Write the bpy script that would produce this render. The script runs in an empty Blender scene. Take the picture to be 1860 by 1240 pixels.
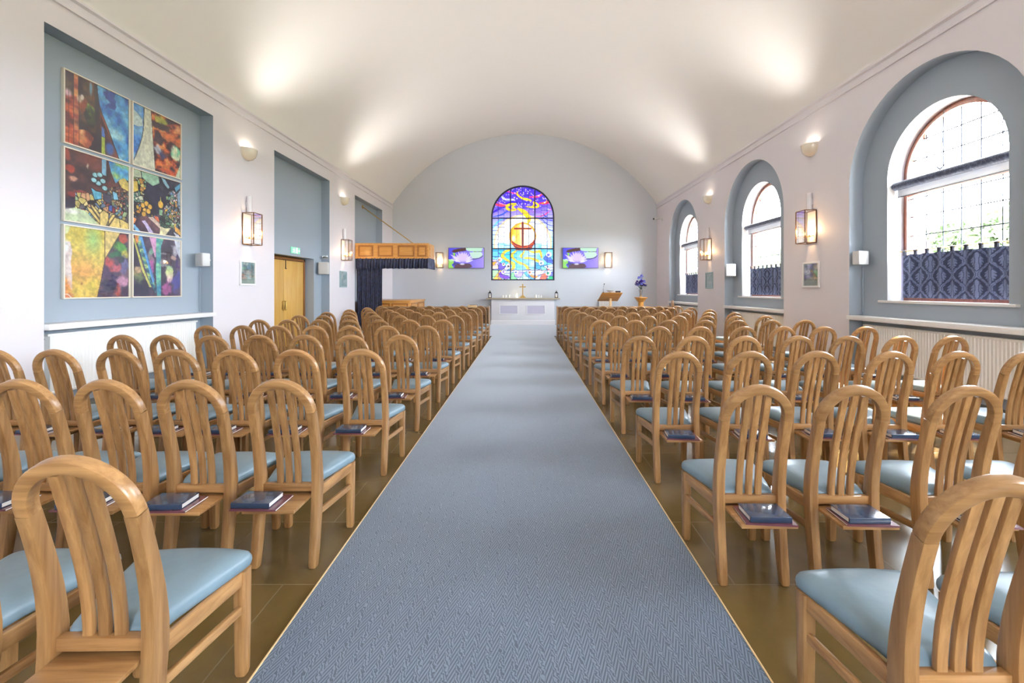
import bpy, bmesh, math, random
import numpy as np
from mathutils import Vector, Matrix

random.seed(7)
PI = math.pi
sc = bpy.context.scene
COL = sc.collection

# ------------------------------------------------------------------ settings
sc.view_settings.view_transform = 'Standard'
sc.view_settings.look = 'None'
sc.view_settings.gamma = 1.0
sc.view_settings.use_curve_mapping = False
sc.view_settings.exposure = 0.22

F = 810.0                      # focal length in pixels of the 1860 px frame
CAMH = 1.5
cam_d = bpy.data.cameras.new('camera')
cam = bpy.data.objects.new('camera', cam_d)
COL.objects.link(cam)
cam.location = (0, 0, CAMH)
cam.rotation_euler = (PI / 2, 0, 0)
cam_d.sensor_fit = 'HORIZONTAL'
cam_d.sensor_width = 36.0
cam_d.lens = F / 1860 * 36.0
cam_d.shift_x = (930 - 953) / 1860
cam_d.shift_y = -(620 - 526) / 1860
cam_d.clip_start = 0.05
cam_d.clip_end = 300
sc.camera = cam


def s2l(c):
    def f(v):
        v = v / 255.0
        return v / 12.92 if v <= 0.04045 else ((v + 0.055) / 1.055) ** 2.4
    return tuple(f(v) for v in c)


# ------------------------------------------------------------------ materials
def new_mat(name):
    m = bpy.data.materials.new(name)
    m.use_nodes = True
    nt = m.node_tree
    b = nt.nodes['Principled BSDF']
    return m, nt, b


def N(nt, typ, **kw):
    n = nt.nodes.new(typ)
    for k, v in kw.items():
        if k in n.inputs:
            n.inputs[k].default_value = v
        else:
            setattr(n, k, v)
    return n


def L(nt, a, b):
    nt.links.new(a, b)


def plain(name, rgb, rough=0.5, metal=0.0, spec=0.5, coat=0.0, var=0.04, scale=6.0, bump=0.0, bscale=60.0, sheen=0.0):
    """paint or metal with a faint procedural unevenness; rgb in sRGB 0-255"""
    m, nt, b = new_mat(name)
    c = s2l(rgb)
    tc = N(nt, 'ShaderNodeTexCoord')
    ns = N(nt, 'ShaderNodeTexNoise', Scale=scale, Detail=4.0)
    L(nt, tc.outputs['Object'], ns.inputs['Vector'])
    mx = N(nt, 'ShaderNodeMix', data_type='RGBA')
    mx.inputs['A'].default_value = (*[min(1, v * (1 - var)) for v in c], 1)
    mx.inputs['B'].default_value = (*[min(1, v * (1 + var)) for v in c], 1)
    L(nt, ns.outputs['Fac'], mx.inputs['Factor'])
    L(nt, mx.outputs['Result'], b.inputs['Base Color'])
    b.inputs['Roughness'].default_value = rough
    b.inputs['Metallic'].default_value = metal
    b.inputs['Specular IOR Level'].default_value = spec
    b.inputs['Coat Weight'].default_value = coat
    b.inputs['Sheen Weight'].default_value = sheen
    if bump > 0:
        n2 = N(nt, 'ShaderNodeTexNoise', Scale=bscale, Detail=3.0)
        L(nt, tc.outputs['Object'], n2.inputs['Vector'])
        bp = N(nt, 'ShaderNodeBump', Strength=bump, Distance=0.01)
        L(nt, n2.outputs['Fac'], bp.inputs['Height'])
        L(nt, bp.outputs['Normal'], b.inputs['Normal'])
    return m


def wood(name, dark, light, axis='Z', rough=0.32, coat=0.25, scale=1.0, rand=0.25):
    m, nt, b = new_mat(name)
    tc = N(nt, 'ShaderNodeTexCoord')
    oi = N(nt, 'ShaderNodeObjectInfo')
    mp = N(nt, 'ShaderNodeMapping')
    s = {'X': (2.5, 40, 40), 'Y': (40, 2.5, 40), 'Z': (40, 40, 2.5)}[axis]
    mp.inputs['Scale'].default_value = tuple(v * scale for v in s)
    L(nt, tc.outputs['Object'], mp.inputs['Vector'])
    ad = N(nt, 'ShaderNodeVectorMath', operation='ADD')
    L(nt, mp.outputs['Vector'], ad.inputs[0])
    mu = N(nt, 'ShaderNodeMath', operation='MULTIPLY')
    mu.inputs[1].default_value = 37.0
    L(nt, oi.outputs['Random'], mu.inputs[0])
    L(nt, mu.outputs[0], ad.inputs[1])
    ns = N(nt, 'ShaderNodeTexNoise', Scale=1.0, Detail=5.0, Roughness=0.6, Distortion=0.4)
    L(nt, ad.outputs[0], ns.inputs['Vector'])
    cr = N(nt, 'ShaderNodeValToRGB')
    cr.color_ramp.elements[0].position = 0.3
    cr.color_ramp.elements[1].position = 0.72
    cr.color_ramp.elements[0].color = (*s2l(dark), 1)
    cr.color_ramp.elements[1].color = (*s2l(light), 1)
    L(nt, ns.outputs['Fac'], cr.inputs['Fac'])
    hs = N(nt, 'ShaderNodeHueSaturation')
    mr = N(nt, 'ShaderNodeMapRange')
    mr.inputs['To Min'].default_value = 1 - rand
    mr.inputs['To Max'].default_value = 1 + rand
    L(nt, oi.outputs['Random'], mr.inputs['Value'])
    L(nt, mr.outputs['Result'], hs.inputs['Value'])
    L(nt, cr.outputs['Color'], hs.inputs['Color'])
    L(nt, hs.outputs['Color'], b.inputs['Base Color'])
    b.inputs['Roughness'].default_value = rough
    b.inputs['Coat Weight'].default_value = coat
    b.inputs['Coat Roughness'].default_value = 0.2
    return m


def emit(name, rgb, strength, lin=False):
    m, nt, b = new_mat(name)
    c = rgb if lin else s2l(rgb)
    b.inputs['Base Color'].default_value = (*c, 1)
    b.inputs['Emission Color'].default_value = (*c, 1)
    b.inputs['Emission Strength'].default_value = strength
    return m


def painted(name, rough=0.4, emission=0.0, spec=0.5, coat=0.0):
    """a picture kept as the colour attribute 'paint' of its mesh"""
    m, nt, b = new_mat(name)
    at = N(nt, 'ShaderNodeAttribute', attribute_name='paint')
    L(nt, at.outputs['Color'], b.inputs['Base Color'])
    b.inputs['Roughness'].default_value = rough
    b.inputs['Specular IOR Level'].default_value = spec
    b.inputs['Coat Weight'].default_value = coat
    if emission > 0:
        L(nt, at.outputs['Color'], b.inputs['Emission Color'])
        b.inputs['Emission Strength'].default_value = emission
        mu = N(nt, 'ShaderNodeMix', data_type='RGBA')
        mu.inputs['Factor'].default_value = 0.8
        L(nt, at.outputs['Color'], mu.inputs['A'])
        mu.inputs['B'].default_value = (0.02, 0.02, 0.02, 1)
        L(nt, mu.outputs['Result'], b.inputs['Base Color'])
    return m


def clear_glass(name, ior=1.5, tint=(1, 1, 1)):
    """thin pane: Fresnel mix of clear and mirror"""
    m = bpy.data.materials.new(name)
    m.use_nodes = True
    nt = m.node_tree
    nt.nodes.clear()
    out = N(nt, 'ShaderNodeOutputMaterial')
    tr = N(nt, 'ShaderNodeBsdfTransparent')
    tr.inputs['Color'].default_value = (*tint, 1)
    gl = N(nt, 'ShaderNodeBsdfGlossy')
    gl.inputs['Roughness'].default_value = 0.02
    f0 = ((ior - 1) / (ior + 1)) ** 2
    lw = N(nt, 'ShaderNodeLayerWeight')
    lw.inputs['Blend'].default_value = 0.5
    pw = N(nt, 'ShaderNodeMath', operation='POWER')
    pw.inputs[1].default_value = 5.0
    L(nt, lw.outputs['Facing'], pw.inputs[0])
    fr = N(nt, 'ShaderNodeMath', operation='MULTIPLY_ADD')
    fr.inputs[1].default_value = 1 - 2 * f0
    fr.inputs[2].default_value = 2 * f0
    L(nt, pw.outputs[0], fr.inputs[0])
    mx = N(nt, 'ShaderNodeMixShader')
    L(nt, fr.outputs[0], mx.inputs[0])
    L(nt, tr.outputs[0], mx.inputs[1])
    L(nt, gl.outputs[0], mx.inputs[2])
    L(nt, mx.outputs[0], out.inputs['Surface'])
    return m


M = {}
M['wall'] = plain('wall_paint', (230, 225, 230), 0.55, var=0.015, scale=1.2, bump=0.02, bscale=90)
M['ceiling'] = plain('ceiling_paint', (248, 245, 241), 0.6, var=0.012, scale=0.8)
M['grey'] = plain('grey_paint', (160, 172, 184), 0.55, var=0.015, scale=1.2)
M['backgrey'] = plain('pale_grey_paint', (207, 212, 219), 0.6, var=0.01, scale=0.8)
M['white'] = plain('white_gloss', (240, 240, 240), 0.35, var=0.01)
M['offwhite'] = plain('radiator_enamel', (247, 246, 243), 0.35, var=0.01)
M['altar'] = plain('altar_paint', (236, 236, 240), 0.45, var=0.01)
M['lilac'] = plain('lilac_panel', (206, 203, 222), 0.5, var=0.01)
M['slab'] = plain('altar_slab', (176, 166, 146), 0.35, var=0.05)
M['dark'] = plain('dark_metal', (38, 38, 42), 0.4, 0.6)
M['black'] = plain('black_plastic', (18, 18, 20), 0.35)
M['brass'] = plain('brass', (196, 160, 88), 0.28, 1.0)
M['bronze'] = plain('bronze', (120, 84, 52), 0.35, 0.9)
M['cream'] = plain('cream_ceramic', (236, 226, 208), 0.18, var=0.02, coat=0.5)
M['speaker'] = plain('white_plastic', (214, 214, 212), 0.4)
M['grille'] = plain('speaker_grille', (206, 206, 206), 0.6, bump=0.3, bscale=400)
M['seat'] = plain('blue_vinyl', (114, 135, 147), 0.34, var=0.13, scale=11, bump=0.06, bscale=35, spec=0.45)
M['wood'] = wood('oak_vertical', (132, 92, 52), (178, 136, 88), 'Z', rand=0.16)
M['woodx'] = wood('oak_across', (132, 92, 52), (178, 136, 88), 'X', rand=0.16)
M['woody'] = wood('oak_deep', (132, 92, 52), (178, 136, 88), 'Y', rand=0.16)
M['honey'] = wood('honey_panel', (206, 142, 62), (232, 172, 90), 'X', rand=0.06, scale=0.4)
M['honeyz'] = wood('honey_upright', (206, 142, 62), (232, 172, 90), 'Z', rand=0.06, scale=0.4)
M['door'] = wood('door_veneer', (214, 164, 82), (228, 184, 104), 'Z', rand=0.03, scale=0.3, rough=0.22)
M['doorframe'] = wood('door_frame', (120, 74, 30), (150, 98, 44), 'Z', rand=0.03)
M['mahogany'] = wood('window_frame_wood', (96, 48, 34), (136, 78, 58), 'Z', rand=0.05)
M['bookblue'] = plain('blue_cloth', (46, 62, 86), 0.22, var=0.25, scale=30, coat=0.5)
M['maroon'] = plain('maroon_card', (104, 60, 72), 0.25, var=0.15, scale=30, coat=0.4)
M['paper'] = plain('paper', (232, 228, 220), 0.7, var=0.04, scale=200)
M['glass'] = clear_glass('window_glass', 1.35)
M['lampglass'] = clear_glass('lamp_glass', 2.3)
M['picglass'] = clear_glass('picture_glass', 1.7)
M['greenleaf'] = plain('dark_leaf', (44, 74, 58), 0.45, var=0.3, scale=20)
M['lead'] = plain('lead', (40, 44, 60), 0.5, 0.3)
M['navyframe'] = plain('navy_frame', (26, 24, 62), 0.45)
M['silver'] = plain('silver_vase', (190, 194, 196), 0.22, 0.9)
M['palebright'] = plain('pale_oak', (222, 190, 140), 0.35)


def stone_floor():
    m, nt, b = new_mat('polished_stone_tiles')
    tc = N(nt, 'ShaderNodeTexCoord')
    mp = N(nt, 'ShaderNodeMapping')
    mp.inputs['Location'].default_value = (0.31, 0.17, 0)
    L(nt, tc.outputs['Object'], mp.inputs['Vector'])
    br = N(nt, 'ShaderNodeTexBrick')
    br.offset = 0.5
    br.inputs['Scale'].default_value = 1.0
    br.inputs['Brick Width'].default_value = 0.92
    br.inputs['Row Height'].default_value = 0.61
    br.inputs['Mortar Size'].default_value = 0.004
    br.inputs['Mortar Smooth'].default_value = 0.3
    br.inputs['Color1'].default_value = (*s2l((106, 86, 50)), 1)
    br.inputs['Color2'].default_value = (*s2l((98, 80, 48)), 1)
    br.inputs['Mortar'].default_value = (*s2l((122, 106, 76)), 1)
    L(nt, mp.outputs['Vector'], br.inputs['Vector'])
    ns = N(nt, 'ShaderNodeTexNoise', Scale=2.2, Detail=6.0, Roughness=0.65)
    L(nt, tc.outputs['Object'], ns.inputs['Vector'])
    mr = N(nt, 'ShaderNodeMapRange')
    mr.inputs['To Min'].default_value = 0.62
    mr.inputs['To Max'].default_value = 1.35
    L(nt, ns.outputs['Fac'], mr.inputs['Value'])
    hs = N(nt, 'ShaderNodeHueSaturation')
    L(nt, br.outputs['Color'], hs.inputs['Color'])
    L(nt, mr.outputs['Result'], hs.inputs['Value'])
    L(nt, hs.outputs['Color'], b.inputs['Base Color'])
    r2 = N(nt, 'ShaderNodeMapRange')
    r2.inputs['To Min'].default_value = 0.08
    r2.inputs['To Max'].default_value = 0.28
    L(nt, ns.outputs['Fac'], r2.inputs['Value'])
    L(nt, r2.outputs['Result'], b.inputs['Roughness'])
    bp = N(nt, 'ShaderNodeBump', Strength=0.25, Distance=0.004)
    L(nt, br.outputs['Fac'], bp.inputs['Height'])
    bp.invert = True
    L(nt, bp.outputs['Normal'], b.inputs['Normal'])
    return m


def carpet_mat():
    m, nt, b = new_mat('herringbone_carpet')
    tc = N(nt, 'ShaderNodeTexCoord')
    sx = N(nt, 'ShaderNodeSeparateXYZ')
    L(nt, tc.outputs['Object'], sx.inputs[0])

    def mth(op, a=None, bb=None, va=0.0, vb=0.0):
        n = N(nt, 'ShaderNodeMath', operation=op)
        if a is not None:
            L(nt, a, n.inputs[0])
        else:
            n.inputs[0].default_value = va
        if bb is not None:
            L(nt, bb, n.inputs[1])
        else:
            n.inputs[1].default_value = vb
        return n.outputs[0]
    warp = N(nt, 'ShaderNodeTexNoise', Scale=55.0, Detail=2.0)
    L(nt, tc.outputs['Object'], warp.inputs['Vector'])
    wj = mth('MULTIPLY', mth('SUBTRACT', warp.outputs['Fac'], None, vb=0.5), None, vb=0.018)
    x2 = mth('ADD', sx.outputs['X'], wj)
    col = mth('PINGPONG', x2, None, vb=0.027)
    y2 = mth('ADD', mth('MULTIPLY', col, None, vb=2.7), mth('ADD', sx.outputs['Y'], mth('MULTIPLY', wj, None, vb=2.5)))
    par = mth('FRACT', mth('MULTIPLY', mth('FLOOR', mth('DIVIDE', x2, None, vb=0.027)), None, vb=0.5))
    y3 = mth('ADD', y2, mth('MULTIPLY', par, None, vb=0.036))
    st = mth('FRACT', mth('DIVIDE', y3, None, vb=0.036))
    tri = mth('ABSOLUTE', mth('SUBTRACT', st, None, vb=0.5))      # 0..0.5
    cr = N(nt, 'ShaderNodeValToRGB')
    cr.color_ramp.elements[0].position = 0.16
    cr.color_ramp.elements[1].position = 0.34
    cr.color_ramp.elements[0].color = (*s2l((66, 79, 97)), 1)
    cr.color_ramp.elements[1].color = (*s2l((112, 127, 145)), 1)
    L(nt, tri, cr.inputs['Fac'])
    ns = N(nt, 'ShaderNodeTexNoise', Scale=1.6, Detail=5.0, Roughness=0.6)
    L(nt, tc.outputs['Object'], ns.inputs['Vector'])
    mr = N(nt, 'ShaderNodeMapRange')
    mr.inputs['To Min'].default_value = 0.8
    mr.inputs['To Max'].default_value = 1.2
    L(nt, ns.outputs['Fac'], mr.inputs['Value'])
    hs = N(nt, 'ShaderNodeHueSaturation')
    L(nt, cr.outputs['Color'], hs.inputs['Color'])
    L(nt, mr.outputs['Result'], hs.inputs['Value'])
    L(nt, hs.outputs['Color'], b.inputs['Base Color'])
    b.inputs['Roughness'].default_value = 0.42
    b.inputs['Specular IOR Level'].default_value = 0.7
    b.inputs['Sheen Weight'].default_value = 1.0
    b.inputs['Sheen Roughness'].default_value = 0.3
    b.inputs['Sheen Tint'].default_value = (0.9, 0.95, 1.0, 1)
    bp = N(nt, 'ShaderNodeBump', Strength=0.2, Distance=0.003)
    L(nt, tri, bp.inputs['Height'])
    L(nt, bp.outputs['Normal'], b.inputs['Normal'])
    return m


def cloth_white():
    m = bpy.data.materials.new('white_blind_cloth')
    m.use_nodes = True
    nt = m.node_tree
    nt.nodes.clear()
    out = N(nt, 'ShaderNodeOutputMaterial')
    d = N(nt, 'ShaderNodeBsdfDiffuse')
    d.inputs['Color'].default_value = (0.82, 0.84, 0.88, 1)
    t = N(nt, 'ShaderNodeBsdfTranslucent')
    t.inputs['Color'].default_value = (0.5, 0.52, 0.56, 1)
    mx = N(nt, 'ShaderNodeMixShader')
    mx.inputs[0].default_value = 0.35
    L(nt, d.outputs[0], mx.inputs[1])
    L(nt, t.outputs[0], mx.inputs[2])
    L(nt, mx.outputs[0], out.inputs['Surface'])
    return m


def brick_mat(c1, c2, mo):
    m, nt, b = new_mat('brickwork')
    tc = N(nt, 'ShaderNodeTexCoord')
    br = N(nt, 'ShaderNodeTexBrick')
    br.inputs['Scale'].default_value = 4.0
    br.inputs['Color1'].default_value = (*s2l(c1), 1)
    br.inputs['Color2'].default_value = (*s2l(c2), 1)
    br.inputs['Mortar'].default_value = (*s2l(mo), 1)
    L(nt, tc.outputs['Generated'], br.inputs['Vector'])
    L(nt, br.outputs['Color'], b.inputs['Base Color'])
    b.inputs['Roughness'].default_value = 0.9
    return m


M['floor'] = stone_floor()
M['clothwhite'] = cloth_white()
M['reveal'] = plain('reveal_paint', (222, 223, 226), 0.5, var=0.01)
M['carpet'] = carpet_mat()
M['brick'] = brick_mat((60, 40, 40), (72, 48, 44), (80, 74, 70))


def drape_mat(name, c1, c2, scale=9.0):
    m, nt, b = new_mat(name)
    tc = N(nt, 'ShaderNodeTexCoord')
    mp = N(nt, 'ShaderNodeMapping')
    mp.inputs['Scale'].default_value = (1, 1, 0.55)
    L(nt, tc.outputs['Object'], mp.inputs['Vector'])
    ns = N(nt, 'ShaderNodeTexNoise', Scale=scale, Detail=3.0, Distortion=1.6)
    L(nt, mp.outputs['Vector'], ns.inputs['Vector'])
    cr = N(nt, 'ShaderNodeValToRGB')
    cr.color_ramp.elements[0].position = 0.5
    cr.color_ramp.elements[1].position = 0.56
    cr.color_ramp.elements[0].color = (*s2l(c1), 1)
    cr.color_ramp.elements[1].color = (*s2l(c2), 1)
    L(nt, ns.outputs['Fac'], cr.inputs['Fac'])
    L(nt, cr.outputs['Color'], b.inputs['Base Color'])
    b.inputs['Roughness'].default_value = 0.55
    b.inputs['Sheen Weight'].default_value = 0.2
    return m


M['drape'] = drape_mat('navy_damask_drape', (15, 19, 46), (46, 53, 92), 16)
M['blindroll'] = drape_mat('navy_blind', (50, 60, 88), (84, 94, 120), 22)
M['damask'] = painted('damask_cloth', 0.6, 0)
M['art'] = painted('art_print', 0.55)
M['print'] = painted('small_print', 0.5)
M['stained'] = painted('stained_glass', 0.25, 1.5)
M['screen'] = painted('screen_picture', 0.2, 0.72)


# ------------------------------------------------------------------ mesh helpers
def to_mesh(name, bm, mats, smooth=35):
    me = bpy.data.meshes.new(name)
    bmesh.ops.recalc_face_normals(bm, faces=bm.faces[:])
    bm.to_mesh(me)
    bm.free()
    for m in (mats if isinstance(mats, (list, tuple)) else [mats]):
        me.materials.append(m)
    if smooth:
        me.shade_smooth()
        me.set_sharp_from_angle(angle=math.radians(smooth))
    return me


def link(name, me, parent=None, loc=None, rot=None):
    o = bpy.data.objects.new(name, me)
    COL.objects.link(o)
    if parent is not None:
        o.parent = parent
    if loc is not None:
        o.location = loc
    if rot is not None:
        o.rotation_euler = rot
    return o


def tag(o, label, cat, group=None, kind='thing'):
    o['label'] = label
    o['category'] = cat
    o['kind'] = kind
    if group:
        o['group'] = group
    return o


def thing(name, label, cat, loc=(0, 0, 0), rz=0.0, group=None, kind='thing'):
    o = bpy.data.objects.new(name, None)
    o.empty_display_size = 0.1
    COL.objects.link(o)
    o.location = loc
    o.rotation_euler = (0, 0, rz)
    return tag(o, label, cat, group, kind)


CHILD = {}


def part(name, me, parent, loc=None, rot=None):
    o = link(name, me, parent, loc, rot)
    CHILD.setdefault(parent.name, []).append(o)
    return o


def dup(o, loc=None, rz=None, label=None, parent=None):
    c = o.copy()
    COL.objects.link(c)
    if parent is not None:
        c.parent = parent
    if loc is not None:
        c.location = loc
    if rz is not None:
        c.rotation_euler = (0, 0, rz)
    if label:
        c['label'] = label
    for ch in CHILD.get(o.name, []):
        d = dup(ch, parent=c)
        CHILD.setdefault(c.name, []).append(d)
    return c


def box(bm, x0, x1, y0, y1, z0, z1, r=0.0, mat=0, mtx=None):
    t = bmesh.new()
    bmesh.ops.create_cube(t, size=1.0)
    for v in t.verts:
        v.co = ((x0 + x1) / 2 + v.co.x * (x1 - x0), (y0 + y1) / 2 + v.co.y * (y1 - y0), (z0 + z1) / 2 + v.co.z * (z1 - z0))
    if r > 0:
        bmesh.ops.bevel(t, geom=t.edges[:], offset=r, segments=2, affect='EDGES', profile=0.6)
    join(bm, t, mat, mtx)


def join(bm, t, mat=0, mtx=None):
    vs = [bm.verts.new(mtx @ v.co if mtx else v.co) for v in t.verts]
    t.verts.index_update()
    for f in t.faces:
        try:
            nf = bm.faces.new([vs[v.index] for v in f.verts])
            nf.material_index = mat
        except ValueError:
            pass
    t.free()


def rrect(ha, hb, r, n=2):
    r = min(r, ha * 0.98, hb * 0.98)
    pts = []
    for cx, cy, a0 in ((ha - r, hb - r, 0), (-ha + r, hb - r, PI / 2), (-ha + r, -hb + r, PI), (ha - r, -hb + r, 1.5 * PI)):
        for i in range(n + 1):
            a = a0 + PI / 2 * i / n
            pts.append((cx + r * math.cos(a), cy + r * math.sin(a)))
    return pts


def sweep(bm, path, ref, ha, hb, r=0.006, mat=0, closed=False, caps=True, n=2):
    """sweep a rounded rectangle along a path; ha along ref, hb across; ha, hb may be lists"""
    path = [Vector(p) for p in path]
    k = len(path)
    rings = []
    for i, p in enumerate(path):
        if closed:
            t = path[(i + 1) % k] - path[(i - 1) % k]
        else:
            t = path[min(i + 1, k - 1)] - path[max(i - 1, 0)]
        t.normalize()
        rf = Vector(ref)
        a = (rf - t * rf.dot(t)).normalized()
        b = t.cross(a)
        A = ha[i] if isinstance(ha, (list, tuple)) else ha
        B = hb[i] if isinstance(hb, (list, tuple)) else hb
        rings.append([bm.verts.new(p + a * u + b * v) for u, v in rrect(A, B, r, n)])
    m = len(rings[0])
    for i in range(k if closed else k - 1):
        r0, r1 = rings[i], rings[(i + 1) % k]
        for j in range(m):
            f = bm.faces.new((r0[j], r0[(j + 1) % m], r1[(j + 1) % m], r1[j]))
            f.material_index = mat
    if caps and not closed:
        bm.faces.new(rings[0][::-1]).material_index = mat
        bm.faces.new(rings[-1]).material_index = mat


def tube(bm, path, rad, n=8, mat=0, ref=(0, 0, 1)):
    path = [Vector(p) for p in path]
    rings = []
    k = len(path)
    for i, p in enumerate(path):
        t = (path[min(i + 1, k - 1)] - path[max(i - 1, 0)]).normalized()
        rf = Vector(ref)
        if abs(rf.dot(t)) > 0.98:
            rf = Vector((1, 0, 0))
        a = (rf - t * rf.dot(t)).normalized()
        b = t.cross(a)
        R = rad[i] if isinstance(rad, (list, tuple)) else rad
        rings.append([bm.verts.new(p + (a * math.cos(2 * PI * j / n) + b * math.sin(2 * PI * j / n)) * R) for j in range(n)])
    for i in range(k - 1):
        for j in range(n):
            f = bm.faces.new((rings[i][j], rings[i][(j + 1) % n], rings[i + 1][(j + 1) % n], rings[i + 1][j]))
            f.material_index = mat
    bm.faces.new(rings[0][::-1]).material_index = mat
    bm.faces.new(rings[-1]).material_index = mat


def lathe(bm, prof, n=24, mat=0, c=(0, 0, 0), a0=0.0, a1=2 * PI):
    full = abs(a1 - a0 - 2 * PI) < 1e-6
    m = n if full else n + 1
    rings = []
    for r, z in prof:
        rings.append([bm.verts.new((c[0] + r * math.cos(a0 + (a1 - a0) * j / n), c[1] + r * math.sin(a0 + (a1 - a0) * j / n), c[2] + z)) for j in range(m)])
    for i in range(len(prof) - 1):
        for j in range(n):
            q = (rings[i][j], rings[i][(j + 1) % m], rings[i + 1][(j + 1) % m], rings[i + 1][j])
            try:
                bm.faces.new(q).material_index = mat
            except ValueError:
                pass
    bmesh.ops.remove_doubles(bm, verts=[v for r in rings for v in r], dist=1e-5)


def prism(bm, poly, lo, hi, axis='Z', mat=0, r=0.0):
    """extrude a 2-D polygon; axis Z: (x,y), X: (y,z), Y: (x,z)"""
    t = bmesh.new()

    def P(u, v, w):
        return {'Z': (u, v, w), 'X': (w, u, v), 'Y': (u, w, v)}[axis]
    a = [t.verts.new(P(u, v, lo)) for u, v in poly]
    b = [t.verts.new(P(u, v, hi)) for u, v in poly]
    t.faces.new(a[::-1])
    t.faces.new(b)
    for i in range(len(poly)):
        j = (i + 1) % len(poly)
        t.faces.new((a[i], a[j], b[j], b[i]))
    if r > 0:
        bmesh.ops.bevel(t, geom=t.edges[:], offset=r, segments=2, affect='EDGES', profile=0.6)
    join(bm, t, mat)


def flat(bm, outer, holes, to3, mat=0):
    """fill a planar outline that may have holes"""
    t = bmesh.new()
    for loop in [outer] + list(holes):
        vs = [t.verts.new(to3(*p)) for p in loop]
        for i in range(len(vs)):
            t.edges.new((vs[i], vs[(i + 1) % len(vs)]))
    bmesh.ops.triangle_fill(t, edges=t.edges[:], use_beauty=True)
    join(bm, t, mat)


def strip(bm, loop, A, B, mat=0, closed=True):
    """quads between the same 2-D outline in two planes A and B (functions to 3-D)"""
    n = len(loop)
    a = [bm.verts.new(A(*p)) for p in loop]
    b = [bm.verts.new(B(*p)) for p in loop]
    for i in range(n if closed else n - 1):
        j = (i + 1) % n
        bm.faces.new((a[i], a[j], b[j], b[i])).material_index = mat


def arch(c, r, zs, zb, n=28):
    """outline of a round-headed opening, from bottom left round to bottom right"""
    pts = [(c - r, zb), (c - r, zs)]
    for i in range(1, n):
        a = PI - PI * i / n
        pts.append((c + r * math.cos(a), zs + r * math.sin(a)))
    pts += [(c + r, zs), (c + r, zb)]
    return pts


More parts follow.
